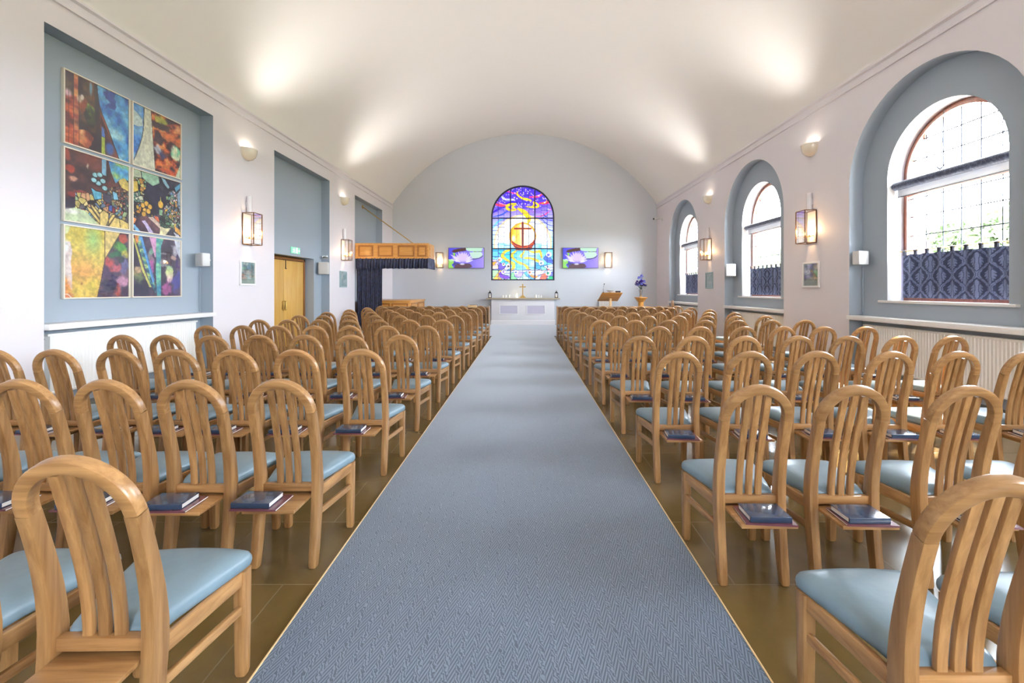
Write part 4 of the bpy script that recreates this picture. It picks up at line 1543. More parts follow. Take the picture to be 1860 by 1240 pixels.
def art4():
    p = Paint(130, 130, 0, 0, 1, 1, (50, 48, 66), 24)
    al = np.ones(p.X.shape, bool)
    p.field(al, p.noise(5, 5), [(0.3, (30, 32, 54)), (0.5, (56, 54, 76)), (0.7, (90, 76, 90))])
    lead = (34, 34, 48)
    pal = [(150, 190, 120), (220, 200, 110), (236, 170, 70), (206, 214, 190), (120, 170, 150), (110, 150, 190), (180, 120, 100), (224, 196, 200)]
    p.cells((p.X < .26) & (p.Y < .55), 90, pal[:5], lead, .009, (0, 0, .4, .6))
    m = np.hypot((p.X - .86) / .22, (p.Y - .52) / .34) < 1
    p.cells(m, 300, pal, lead, .008, (.5, .1, 1, .95))
    p.cells((p.X < .42) & (p.Y > .52) & (p.Y < .80), 150, [(236, 190, 70), (230, 160, 60), (60, 60, 80), (90, 140, 190), (120, 150, 110), (50, 46, 66)], lead, .012, (0, .45, .5, .85))
    p.field(np.hypot((p.X - .44) / .26, (p.Y - .40) / .28) + .5 * (p.noise(8, 3) - .5) < .92, p.noise(5, 3), [(0.3, (30, 32, 56)), (0.7, (58, 62, 90))])
    for pts, c in (([(0, 0), (.16, 0), (.18, .12), (0, .14)], (200, 216, 186)), ([(.17, 0), (.52, .0), (.54, .12), (.40, .20), (.28, .16), (.18, .10)], (166, 208, 178)), ([(.56, 0), (.66, .02), (.76, .14), (.72, .18), (.62, .10)], (150, 196, 214)),
                   ([(.86, .12), (1, 0), (1, .1), (.90, .2)], (96, 176, 214)), ([(.92, .22), (1, .12), (1, .44), (.94, .40)], (160, 190, 214)), ([(0, .20), (.10, .18), (.12, .34), (0, .40)], (230, 200, 90))):
        p.poly(pts, c)
        p.line(pts + [pts[0]], .012, lead, 1, False)
    for x, y in ((.20, .56), (.27, .52), (.34, .56), (.24, .64), (.31, .64), (.22, .70)):
        p.blob(x, y, .055, .055, lead, 1, .1)
        p.blob(x, y, .045, .045, (238, 186, 76), 1, .2)
    p.blob(.56, .48, .06, .07, (240, 190, 70), 1, .2)
    p.poly([(.555, .34), (.57, .42), (.55, .42)], (230, 210, 90))
    p.poly([(.53, .57), (.60, .57), (.59, .66), (.53, .66)], (150, 200, 150))
    p.field(p.poly_mask([(.0, .80), (.28, .72), (.54, .84), (.55, 1), (0, 1)]), p.noise(4, 4), [(0.3, (60, 44, 66)), (0.6, (104, 70, 84)), (0.8, (150, 90, 90))])
    p.poly([(.18, .82), (.24, .80), (.30, .86), (.42, 1), (.32, 1), (.24, .88)], (196, 184, 222))
    p.poly([(.30, .74), (.40, .72), (.55, .82), (.55, .90), (.40, .80)], (222, 196, 180))
    p.poly([(.42, .70), (.50, .70), (.55, .80), (.46, .76)], (226, 110, 70))
    p.poly([(.55, .86), (.78, .86), (.66, 1), (.54, 1)], (232, 222, 176))
    m = np.hypot((p.X - .66) / .13, (p.Y - .76) / .12) < 1
    p.cells(m, 60, [(90, 140, 104), (120, 160, 120), (70, 110, 90)], lead, .012, (.5, .6, .85, .9))
    p.poly([(.86, .80), (.98, .86), (1, .96), (.88, .90)], (240, 180, 84))
    p.poly([(.84, .92), (.96, .96), (1, 1), (.9, 1)], (206, 206, 224))
    p.poly([(0, .90), (.05, .90), (.16, 1), (.06, 1)], (110, 180, 226))
    p.poly([(0, .78), (.08, .80), (.04, .88), (0, .86)], (236, 150, 80))
    return p


def art5():
    p = Paint(120, 120, 0, 0, 1, 1, (230, 200, 110), 25)
    al = np.ones(p.X.shape, bool)
    p.field(al, np.clip(p.Y * .7 + .45 * (p.noise(4, 5) - .5) + .15, 0, 1), [(0.1, (222, 200, 84)), (0.35, (226, 206, 110)), (0.6, (236, 184, 106)), (0.9, (232, 206, 100))])
    p.blob(.42, .15, .16, .26, (150, 210, 140), .75, .9)
    p.blob(.30, .62, .25, .2, (240, 170, 100), .5, .9)
    p.blob(.42, .82, .14, .2, (226, 216, 90), .6, .9)
    p.poly([(0, .0), (.1, 0), (.06, .1), (0, .14)], (224, 230, 176))
    p.poly([(0, .22), (.09, .22), (.12, .35), (.10, .5), (.12, .75), (.12, .9), (.06, .80), (.0, .6)], (240, 222, 216))
    p.blob(.03, .28, .06, .12, (255, 255, 250), .9, .8)
    p.blob(.03, .85, .11, .18, (238, 150, 84), .85, .8)
    p.blob(.06, .97, .1, .06, (236, 140, 100), .9, .6)
    p.line([(.0, .95), (.06, .95), (.11, 1)], .012, (255, 240, 220))
    p.blob(.25, .80, .02, .03, (150, 90, 50), .8, .8)
    R = p.poly_mask([(.86, 0), (1, 0), (1, 1), (.48, 1), (.54, .75), (.58, .55), (.60, .43)])
    p.field(R, p.noise(5, 5), [(0.25, (44, 44, 72)), (0.5, (84, 76, 100)), (0.7, (120, 96, 110))])
    for x, y, rx, ry, c in ((.90, .06, .09, .10, (206, 96, 76)), (.85, .22, .16, .09, (110, 190, 96)), (.76, .34, .14, .06, (60, 130, 96)), (.95, .34, .08, .09, (214, 206, 100)), (.68, .48, .11, .10, (214, 96, 96)), (.80, .55, .12, .08, (206, 110, 120)),
                            (.64, .62, .06, .10, (90, 72, 110)), (.93, .50, .08, .14, (120, 120, 170)), (.90, .76, .10, .10, (232, 170, 200)), (.82, .92, .07, .14, (190, 90, 84)), (.66, .86, .13, .14, (50, 56, 84)), (.88, .42, .05, .06, (70, 84, 90)), (.93, .95, .09, .1, (70, 50, 80))):
        m = np.clip((1 - np.hypot((p.X - x) / rx, (p.Y - y) / ry) + 1.7 * (p.noise(10, 5) - .5)) * 2.2, 0, 1) * R
        p.mix(m, c, .85)
    p.poly([(.60, 0), (.86, 0), (.60, .43)], (228, 204, 132))
    p.line([(.60, 0), (.60, .43)], .010, (110, 90, 60), 1, False)
    p.line([(.86, 0), (.60, .43), (.54, .75), (.48, 1)], .010, (80, 64, 60), 1, False)
    return p


def art6():
    p = Paint(120, 120, 0, 0, 1, 1, (58, 50, 76), 26)
    al = np.ones(p.X.shape, bool)
    p.field(al, p.noise(4, 5), [(0.25, (36, 36, 60)), (0.5, (66, 56, 82)), (0.7, (96, 78, 100))])
    for x, y, rx, ry, c in ((.10, .62, .16, .12, (176, 160, 110)), (.14, .70, .16, .08, (120, 150, 100)), (.12, .55, .1, .06, (210, 176, 140)), (.12, .88, .2, .12, (44, 48, 74)), (.88, .22, .1, .12, (206, 206, 216)), (.85, .32, .08, .05, (214, 176, 160)),
                            (.68, .90, .12, .14, (190, 96, 160)), (.92, .74, .1, .26, (72, 74, 170)), (.36, .38, .08, .2, (170, 130, 150)), (.38, .50, .06, .1, (200, 90, 180)), (.37, .26, .08, .1, (130, 190, 160))):
        p.mix(np.clip((1 - np.hypot((p.X - x) / rx, (p.Y - y) / ry) + 1.7 * (p.noise(10, 5) - .5)) * 2.2, 0, 1), c, .8)
    p.field(p.poly_mask([(.05, 0), (.18, 0), (.47, .86), (.46, .95), (.34, .78)]), p.noise(8, 4, 2), [(0.3, (44, 80, 110)), (0.5, (80, 150, 150)), (0.65, (206, 220, 120)), (0.8, (110, 170, 220))])
    p.poly([(.13, 0), (.19, 0), (.43, .72), (.40, .78)], (92, 164, 226))
    p.poly([(.01, .04), (.045, .06), (.22, .55), (.37, .84), (.33, .84), (.18, .56)], (206, 204, 110))
    p.poly([(.04, 0), (.11, 0), (.12, .10), (.08, .14)], (236, 156, 80))
    p.poly([(.33, 0), (.47, 0), (.455, .33), (.44, .33)], (224, 166, 206))
    p.field(p.poly_mask([(.47, 0), (.62, 0), (.57, .14), (.57, 1), (.485, 1), (.46, .6)]), p.noise(5, 4, 2), [(0.3, (50, 120, 160)), (0.5, (84, 170, 176)), (0.7, (130, 206, 160))])
    m = np.clip((1 - np.hypot((p.X - .76) / .11, (p.Y - .62) / .19) + 1.1 * (p.noise(9, 4) - .5)) * 3, 0, 1)
    k = m[..., None]
    p.a = p.a * (1 - k) + k * p.ramp(np.clip((p.Y - .42) / .4 + .3 * (p.X - .7), 0, 1), [(0, (150, 214, 196)), (.35, (216, 232, 150)), (.65, (236, 214, 200)), (1, (226, 130, 200))])
    p.poly([(.86, 0), (1, 0), (1, .34), (.95, .26)], (206, 210, 222))
    p.line([(.57, .1), (.57, 1)], .008, (40, 60, 80), 1, False)
    p.line([(.19, 0), (.455, .86)], .008, (40, 50, 80), 1, False)
    return p


apanel_frame = None
ah, aw = 0.485, 0.485
bm = bmesh.new()
for a in ((-aw, aw, -ah, -ah + .016), (-aw, aw, ah - .016, ah), (-aw, -aw + .016, -ah + .016, ah - .016), (aw - .016, aw, -ah + .016, ah - .016)):
    box(bm, 0.002, 0.045, a[0], a[1], a[2], a[3], 0.002)
af_me = to_mesh('art_frame', bm, M['cream'], 30)
bm = bmesh.new()
box(bm, 0.002, 0.02, -aw + 0.005, aw - 0.005, -ah + 0.005, ah - 0.005)
ab_me = to_mesh('backing_board', bm, M['paper'], 0)
bm = bmesh.new()
bm.faces.new([bm.verts.new((0.036, a, b)) for a, b in ((-aw + .015, -ah + .015), (aw - .015, -ah + .015), (aw - .015, ah - .015), (-aw + .015, ah - .015))])
ag_me = to_mesh('art_glazing', bm, M['picglass'], 0)
ALAB = [['top row art panel with red bands and a big blue shape', 'top row art panel with pale stripe and fiery red clouds'],
        ['middle row art panel with cyan petals over yellow mosaic', 'middle row art panel with navy centre and yellow flowers'],
        ['bottom row art panel mostly plain golden yellow', 'bottom row art panel with blue, pink and teal streaks']]
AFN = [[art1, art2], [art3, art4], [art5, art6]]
for r in range(3):
    for c in range(2):
        y = 6.24 + c * 1.01
        z = 3.885 - r * 1.01
        t = thing('wall_artwork', ALAB[r][c], 'art panel', (-XR, y, z), 0, group='set of six stained-glass style art panels')
        part('frame', af_me, t)
        part('backing_board', ab_me, t)
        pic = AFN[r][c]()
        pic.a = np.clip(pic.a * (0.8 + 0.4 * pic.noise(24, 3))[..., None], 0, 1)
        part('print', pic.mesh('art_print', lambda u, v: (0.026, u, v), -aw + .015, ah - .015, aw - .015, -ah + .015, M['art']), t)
        part('glazing', ag_me, t)


# ================================================================== STAINED-GLASS WINDOW
def stained():
    p = Paint(192, 288, 155, 88, 640, 826, (90, 60, 210), 31)
    X, Y = p.X, p.Y
    al = np.ones(X.shape, bool)
    p.field(al, np.clip((Y - 80) / 320 + .25 * (p.noise(5, 4) - .5), 0, 1), [(0, (70, 30, 200)), (.4, (92, 60, 222)), (.7, (160, 150, 240)), (1, (190, 200, 250))])
    # swirling bands
    for pts, w, c in (([(150, 300), (230, 250), (300, 220), (380, 215)], 26, (60, 20, 190)), ([(160, 220), (215, 235), (280, 235)], 20, (232, 60, 110)), ([(190, 205), (240, 228), (300, 236)], 8, (250, 150, 160)),
                      ([(255, 120), (330, 140), (360, 140)], 10, (220, 60, 150)), ([(225, 160), (260, 190), (330, 190)], 18, (190, 190, 250)), ([(640, 190), (590, 215), (530, 220)], 20, (236, 40, 80)), ([(600, 170), (585, 205), (545, 225)], 9, (250, 150, 60)),
                      ([(560, 140), (520, 165), (450, 170)], 16, (232, 40, 120)), ([(575, 130), (540, 150), (500, 165)], 7, (250, 140, 150)), ([(640, 240), (600, 290), (550, 320), (495, 325)], 9, (226, 70, 120)),
                      ([(640, 270), (560, 290), (470, 285), (400, 270)], 22, (150, 120, 236)), ([(150, 370), (210, 355), (260, 330)], 12, (250, 160, 130)), ([(150, 330), (230, 310), (290, 270)], 12, (50, 90, 220)),
                      ([(640, 350), (585, 330), (560, 300)], 9, (60, 60, 190)), ([(640, 385), (590, 360), (560, 325)], 9, (120, 140, 240)), ([(640, 430), (590, 395), (540, 340)], 12, (90, 80, 220))):
        p.ribbon(pts, w, c)
    st = p.rng.rand(150, 2)
    for a, b in st:
        x, y = 170 + a * 460, 85 + b * 190
        p.blob(x, y, 4.2 + 3 * p.rng.rand(), 4.2 + 3 * p.rng.rand(), (240, 236, 255), .95, .8)
    p.blob(350, 182, 8, 8, (255, 255, 255), 1, .6)
    # lower sky
    low = (Y > 330) & (Y < 580)
    p.field(low, np.clip((Y - 330) / 250 + .25 * (p.noise(6, 3) - .5), 0, 1), [(0, (150, 150, 240)), (.3, (190, 200, 250)), (.6, (190, 226, 250)), (1, (120, 206, 240))])
    p.ribbon([(155, 420), (180, 390), (210, 360), (250, 335)], 16, (120, 190, 240))
    for pts in ([(640, 360), (590, 350), (560, 330)], [(640, 400), (590, 385), (550, 345)], [(640, 440), (600, 425), (580, 400)]):
        p.line(pts, 5, (60, 70, 190))
    # big sun
    sun = (np.hypot((X - 397) / 228, (Y - 545) / 232) < 1) & (Y < 580)
    p.field(sun, p.noise(6, 3), [(0, (255, 255, 252)), (1, (240, 250, 255))])
    d = np.hypot((X - 397) / 228, (Y - 545) / 232)
    p.mix((np.abs(d - .985) < .03) & (Y < 580), (252, 214, 150), .9)
    p.mix((np.abs(d - .94) < .03) & (Y < 580), (255, 240, 215), .9)
    p.field((Y > 540) & (Y < 580) & (np.abs(X - 397) < 200), p.noise(7, 3), [(0.3, (90, 196, 236)), (.6, (190, 234, 250))], .8)
    # inner disc
    r = np.hypot(X - 397, Y - 480)
    p.field(r < 108, np.clip(.5 + (X - 397) / 160 + .3 * (p.noise(6, 3) - .5), 0, 1), [(0, (246, 170, 40)), (.35, (252, 214, 120)), (.55, (255, 250, 236)), (1, (255, 246, 226))])
    p.mix(np.abs(r - 102) < 7, (248, 170, 60), .95)
    p.blob(345, 465, 34, 62, (250, 196, 80), .8, .6)
    p.blob(325, 500, 20, 36, (255, 246, 214), .9, .6)
    br = (146, 56, 18)
    p.line([(397, 374), (397, 562)], 17, br, 1, False)
    p.line([(334, 421), (462, 421)], 14, br, 1, False)
    for q in ((318, 520), (478, 520), (352, 548), (438, 550)):
        p.line([(397, 428), q], 2.2, (130, 90, 60), .8, False)
    p.poly([(305, 514), (318, 522), (345, 542), (390, 558), (445, 552), (470, 530), (487, 512), (494, 516), (490, 545), (470, 575), (440, 594), (400, 598), (355, 590), (325, 565)], (158, 54, 20))
    p.line([(318, 540), (360, 566), (420, 572), (480, 540)], 4, (226, 110, 40))
    p.line([(330, 560), (380, 584), (440, 580)], 3, (90, 30, 16))
    # sea
    sea = Y > 583
    p.field(sea, p.noise(6, 4), [(0.25, (70, 190, 232)), (.5, (130, 214, 242)), (.75, (200, 234, 250))])
    p.poly([(305, 575), (490, 575), (470, 588), (440, 597), (355, 594)], (120, 40, 24))
    # yellow ribbons
    ye, ed = (250, 214, 50), (150, 110, 30)
    for pts, w in (([(440, 375), (448, 345), (430, 310), (395, 280), (360, 262)], 36), ([(350, 270), (315, 275), (275, 262), (275, 240), (310, 226), (345, 222)], 20), ([(345, 232), (322, 240), (318, 256), (345, 268)], 13), ([(358, 128), (352, 145), (365, 160), (372, 170)], 14), ([(372, 165), (400, 182), (440, 190), (466, 200)], 18),
                   ([(425, 245), (460, 250), (500, 252), (522, 240), (505, 218), (485, 208)], 14), ([(480, 210), (488, 230), (470, 246)], 12),
                   ([(300, 592), (258, 605), (236, 640), (262, 664), (300, 690)], 22), ([(262, 660), (300, 690), (325, 705), (320, 740), (300, 752)], 24), ([(350, 595), (318, 620), (316, 650), (345, 675)], 18), ([(340, 678), (375, 695), (405, 705)], 18), ([(400, 700), (430, 725), (445, 750), (460, 775)], 20),
                   ([(412, 598), (398, 620), (384, 638), (392, 655)], 14), ([(408, 657), (440, 655), (470, 660)], 15), ([(465, 660), (500, 670), (540, 690)], 18), ([(450, 598), (475, 608), (510, 606), (535, 604), (545, 640), (548, 655)], 17)):
        p.ribbon(pts, w, ye, ed)
    # waves
    lead = (50, 60, 110)
    for pts, c in (([(150, 740), (220, 740), (300, 760), (400, 750), (480, 745), (560, 720), (645, 700), (645, 830), (150, 830)], (200, 226, 250)),
                   ([(150, 665), (195, 670), (225, 700), (265, 725), (290, 745), (230, 760), (150, 745)], (196, 190, 236)), ([(215, 690), (262, 720), (240, 760), (200, 742)], (110, 90, 200)), ([(150, 690), (195, 680), (170, 715), (150, 712)], (246, 170, 60)),
                   ([(150, 715), (200, 708), (205, 740), (150, 745)], (246, 214, 190)), ([(150, 750), (210, 752), (178, 826), (150, 830)], (170, 232, 170)), ([(160, 826), (215, 752), (250, 760), (205, 800), (240, 830)], (250, 190, 90)),
                   ([(208, 775), (235, 755), (240, 790), (290, 800), (298, 818), (250, 824), (215, 805)], (120, 60, 200)), ([(235, 770), (300, 752), (300, 795), (250, 792)], (180, 190, 244)), ([(300, 826), (305, 780), (345, 752), (330, 800), (360, 826)], (130, 226, 150)),
                   ([(330, 770), (365, 760), (410, 770), (400, 800), (360, 812), (335, 800)], (176, 160, 236)), ([(370, 826), (410, 770), (430, 790), (470, 826)], (176, 236, 200)), ([(405, 770), (440, 762), (455, 800), (500, 826), (470, 828), (425, 800)], (80, 170, 230)),
                   ([(440, 772), (470, 790), (520, 800), (540, 790), (500, 818), (465, 810)], (244, 160, 40)), ([(490, 770), (540, 740), (600, 720), (560, 780), (500, 800)], (250, 230, 230)), ([(530, 826), (545, 790), (600, 762), (620, 745), (600, 800), (580, 826)], (240, 120, 90)),
                   ([(580, 775), (600, 768), (640, 800), (640, 830), (575, 826), (610, 812)], (40, 180, 130)), ([(600, 780), (640, 760), (640, 800), (615, 800)], (120, 130, 230)), ([(500, 690), (540, 700), (570, 720), (530, 750), (498, 740)], (60, 160, 226)), ([(540, 720), (575, 730), (590, 750), (545, 755)], (130, 220, 190)),
                   ([(560, 660), (590, 620), (610, 640), (640, 680), (640, 700), (590, 690)], (90, 120, 220)), ([(155, 600), (200, 600), (225, 640), (180, 650), (155, 640)], (110, 190, 240))):
        p.poly(pts, c)
        p.line(pts + [pts[0]], 3.4, lead, .95, False)
    for x, y, R, c in ((215, 668, 20, (200, 150, 90)), (245, 705, 15, (160, 120, 90)), (285, 720, 22, (90, 70, 80)), (245, 765, 20, (150, 110, 220)), (345, 768, 20, (130, 140, 230)), (455, 768, 22, (226, 120, 40)), (600, 775, 24, (30, 170, 120)), (545, 695, 22, (90, 150, 170)), (605, 628, 24, (110, 110, 220)), (605, 745, 18, (232, 110, 110))):
        p.disc(x, y, 0, R, (252, 250, 250))
        p.disc(x, y, R - 2.5, R, lead, .9)
        p.disc(x - R * .12, y + R * .12, 0, R * .42, c)
        p.line([(x + R * .42, y + R * .1), (x, y - R * .45), (x - R * .5, y + R * .1), (x - R * .1, y + R * .5)], 2.2, lead, .9)
    # fine leading between the bars
    thin = (24, 44, 110)
    for x in (203, 250, 348, 397, 446, 543, 592):
        p.line([(x, 85), (x, 830)], 3.6, thin, .85, False)
    rr = np.random.RandomState(5)
    for x0 in (155, 203, 250, 300, 348, 397, 446, 495, 543, 592):
        y = 100 + rr.randint(0, 40)
        while y < 820:
            if not (np.hypot(x0 + 24 - 397, y - 480) < 100):
                p.line([(x0, y), (x0 + 48, y)], 3.2, thin, .75, False)
            y += rr.randint(26, 60)
    p.line([(155, 752), (640, 752)], 4, thin, .9, False)
    return p


gx0, gx1 = SC - SHW + 0.05, SC + SHW - 0.05
gz0, gz1 = SZB + 0.05, SZS + SHW - 0.05
w4 = thing('window_6', 'arched stained-glass window of a ship before the sun over altar', 'stained-glass window', (0, Y1 + 0.06, 0), kind='structure')


def keep_arch(U, V):
    return (V <= SZS) | (np.hypot(U - SC, V - SZS) <= SHW - 0.03)


sg = stained()
sg.a = np.clip(sg.a, 0, 1) ** 1.25
part('stained_glass', sg.mesh('stained_glass', lambda u, v: (u, 0.03, v), gx0, gz1, gx1, gz0, M['stained'], keep_arch), w4)
bm = bmesh.new()
fo, fi = arch(SC, SHW, SZS, SZB, 40), arch(SC, SHW - 0.065, SZS, SZB + 0.05, 40)
for y in (-0.03, 0.06):
    flat(bm, fo, [fi], lambda x, z: (x, y, z))
strip(bm, fi, lambda x, z: (x, -0.03, z), lambda x, z: (x, 0.06, z))
part('window_frame', to_mesh('stained_frame', bm, M['navyframe'], 30), w4)
bm = bmesh.new()
for x in (-0.62, 0.445):
    zt = SZS + math.sqrt(SHW ** 2 - (x - SC) ** 2)
    box(bm, x - 0.026, x + 0.026, 0.0, 0.05, SZB, zt - 0.03)
for z in (4.62, 3.29):
    box(bm, SC - SHW + 0.03, SC + SHW - 0.03, 0.0, 0.05, z - 0.026, z + 0.026)
part('glazing_bar', to_mesh('glazing_bar', bm, M['navyframe'], 0), w4)


# ================================================================== SCREENS
def lily():
    p = Paint(104, 58, 330, 225, 1620, 955, (120, 110, 240), 41)
    al = np.ones(p.X.shape, bool)
    p.field(al, np.clip((p.X - 330) / 1290 + .2 * (p.noise(4, 3) - .5), 0, 1), [(0, (80, 76, 232)), (.4, (110, 100, 236)), (1, (176, 156, 250))])
    p.poly([(450, 370), (500, 300), (700, 250), (960, 225), (970, 330), (700, 370), (560, 400)], (84, 52, 46))
    p.poly([(960, 225), (1590, 225), (1530, 300), (1560, 350), (1260, 360), (1040, 340), (970, 300)], (196, 240, 216))
    p.poly([(1090, 390), (1300, 375), (1500, 380), (1560, 430), (1550, 520), (1420, 590), (1200, 610), (1130, 500)], (206, 240, 226))
    p.line([(1190, 625), (1350, 620), (1500, 575), (1570, 510)], 26, (50, 54, 100))
    p.line([(1250, 360), (1400, 368), (1560, 350)], 16, (96, 130, 60))
    p.poly([(330, 640), (480, 630), (520, 700), (530, 760), (440, 830), (530, 955), (330, 955)], (150, 226, 110))
    p.poly([(330, 640), (480, 630), (520, 700), (380, 720)], (190, 240, 190))
    p.poly([(540, 955), (560, 850), (700, 790), (1100, 790), (1160, 850), (1190, 900), (1080, 955)], (96, 70, 84))
    p.poly([(520, 740), (700, 780), (600, 850), (480, 850)], (70, 70, 150))
    p.poly([(470, 410), (580, 410), (560, 540), (520, 500)], (150, 220, 70))
    wh = (226, 208, 250)
    for tip, base, w in (((390, 460), (760, 700), 90), ((440, 640), (780, 740), 70), ((600, 430), (780, 720), 100), ((690, 360), (800, 700), 110), ((780, 350), (830, 700), 110), ((850, 355), (850, 700), 110), ((930, 350), (880, 700), 110), ((1000, 380), (900, 700), 110), ((1070, 440), (920, 720), 100), ((1160, 490), (940, 720), 90), ((1190, 590), (940, 740), 70), ((1240, 660), (930, 760), 60), ((500, 560), (760, 730), 70)):
        dx, dy = base[0] - tip[0], base[1] - tip[1]
        n = math.hypot(dx, dy)
        ox, oy = -dy / n * w / 2, dx / n * w / 2
        m = (tip[0] + dx * .55, tip[1] + dy * .55)
        p.poly([tip, (m[0] + ox, m[1] + oy), base, (m[0] - ox, m[1] - oy)], wh if tip[1] < 480 else (240, 236, 254))
    p.blob(850, 600, 230, 190, (228, 206, 250), .9, .5)
    p.blob(600, 600, 150, 90, (236, 226, 252), .8, .6)
    p.blob(1080, 610, 150, 90, (236, 226, 252), .8, .6)
    p.blob(830, 810, 110, 40, (226, 224, 246), 1, .5)
    return p


ly = lily()
tw, th = 0.775, 0.445
tv_me = ly.mesh('screen_picture', lambda u, v: (u, -0.0305, v), -tw + 0.012, th - 0.012, tw - 0.012, -th + 0.012, M['screen'])
bm = bmesh.new()
box(bm, -tw, tw, -0.03, 0.02, -th, th, 0.006)
box(bm, -0.25, 0.25, 0.018, 0.055, -0.2, 0.2)
tvb_me = to_mesh('screen_case', bm, M['black'], 30)
for x, lab in ((-2.53, 'wall screen showing a water lily, on canopy side of stained glass'), (2.42, 'wall screen showing a water lily, on lectern side of stained glass')):
    t = thing('wall_tv', lab, 'television', (x, Y1 - 0.058, 2.875), 0, group='screens either side of the stained glass')
    part('case', tvb_me, t)
    part('screen', tv_me, t)

# ================================================================== ALTAR
AY = 19.04
t = thing('altar', 'white panelled altar under the stained-glass window', 'altar', (-0.075, AY, 0), 0)
bm = bmesh.new()
box(bm, -1.345, 1.345, 0.0, Y1 - AY - 0.003, 0.19, 1.085, 0.006)
part('body', to_mesh('altar_body', bm, M['altar'], 30), t)
bm = bmesh.new()
prism(bm, [(-0.02, 0.0), (-0.02, 0.165), (-0.005, 0.19), (0.33, 0.19), (0.33, 0)], -1.37, 1.37, 'X')
part('plinth', to_mesh('altar_plinth', bm, M['altar'], 0), t)
bm = bmesh.new()
box(bm, -1.56, 1.575, -0.11, Y1 - AY - 0.003, 1.087, 1.15, 0.008)
part('table_slab', to_mesh('altar_slab', bm, M['slab'], 30), t)['label'] = 'brown stone slab'
for x in (-0.61, 0.545):
    bm = bmesh.new()
    f = 0.045
    w, z0, z1 = 0.41, 0.43, 0.855
    for a in ((-w, w, z0, z0 + f), (-w, w, z1 - f, z1), (-w, -w + f, z0 + f, z1 - f), (w - f, w, z0 + f, z1 - f)):
        box(bm, x + a[0], x + a[1], -0.018, -0.0005, a[2], a[3], 0.005)
    pf = part('panel_moulding', to_mesh('panel_moulding', bm, M['altar'], 30), t)
    bm = bmesh.new()
    box(bm, x - w + f, x + w - f, -0.006, -0.0005, z0 + f, z1 - f)
    q = part('panel_field', to_mesh('panel_field', bm, M['lilac'], 0), pf)
    q['label'] = 'lilac grey panel'

AT = 1.1505
t = thing('altar_cross', 'brass cross on a stepped base in middle of altar', 'cross', (-0.085, AY + 0.12, AT), 0)
bm = bmesh.new()
box(bm, -0.128, 0.128, -0.07, 0.07, 0, 0.035, 0.005)
box(bm, -0.09, 0.09, -0.05, 0.05, 0.035, 0.075, 0.005)
box(bm, -0.05, 0.05, -0.035, 0.035, 0.075, 0.105, 0.005)
part('base', to_mesh('cross_base', bm, M['brass'], 30), t)
bm = bmesh.new()
box(bm, -0.02, 0.02, -0.012, 0.012, 0.104, 0.57, 0.004)
box(bm, -0.108, 0.108, -0.012, 0.012, 0.452, 0.492, 0.004)
for x, z in ((-0.108, 0.472), (0.108, 0.472), (0, 0.575)):
    lathe(bm, [(0.001, -0.028), (0.022, -0.018), (0.028, 0), (0.022, 0.018), (0.001, 0.028)], 10, c=(x, 0, z))
part('cross', to_mesh('cross_shaft', bm, M['brass'], 40), t)

M['candle'] = emit('candle_wax', (255, 244, 226), 0.6)
M['flamelit'] = emit('candle_flame', (255, 226, 160), 16)
M['frosted'] = plain('frosted_glass', (244, 246, 244), 0.3, coat=0.3)
cup_bm = bmesh.new()
lathe(cup_bm, [(0.001, 0), (0.032, 0), (0.040, 0.03), (0.044, 0.12), (0.040, 0.12), (0.036, 0.035), (0.001, 0.03)], 18)
cup_me = to_mesh('candle_glass', cup_bm, M['frosted'], 40)
wax_bm = bmesh.new()
lathe(wax_bm, [(0.001, 0.03), (0.033, 0.032), (0.036, 0.085), (0.001, 0.085)], 14)
wax_me = to_mesh('candle_wax', wax_bm, M['candle'], 40)
for i, (px, sc_) in enumerate(((488, 0.9), (546, 1.0), (616, 1.1), (1165, 1.12), (1220, 1.0), (1268, 0.85))):
    x = (870 + px / 11.275 - 953) * AY / F
    lab = ('farthest out', 'middle', 'innermost', 'innermost', 'middle', 'farthest out')[i] + ' of the three white candle glasses on %s side of the cross' % ('canopy' if i < 3 else 'lectern')
    t = thing('candle_glass', lab, 'candle holder', (x, AY + 0.05, AT), 0, group='white candle glasses on the altar')
    t.scale = (1, 1, sc_)
    part('cup', cup_me, t)
    part('candle', wax_me, t)
t = thing('candle', 'lit candle glowing beside the brass cross', 'candle', (-0.33, AY + 0.02, AT), 0)
bm = bmesh.new()
lathe(bm, [(0.001, 0), (0.045, 0), (0.045, 0.10), (0.012, 0.098), (0.003, 0.096), (0.001, 0.096)], 18)
part('wax', to_mesh('candle_body', bm, M['candle'], 40), t)
bm = bmesh.new()
lathe(bm, [(0.001, 0.105), (0.013, 0.118), (0.016, 0.135), (0.008, 0.17), (0.0008, 0.195)], 12)
part('flame', to_mesh('flame', bm, M['flamelit'], 60), t)
l = bpy.data.lights.new('candle_light', 'POINT')
l.energy = 2.5
l.color = (1, 0.8, 0.5)
l.shadow_soft_size = 0.03
lo = bpy.data.objects.new('candle_light', l)
COL.objects.link(lo)
lo.parent = t
lo.location = (0, -0.06, 0.2)

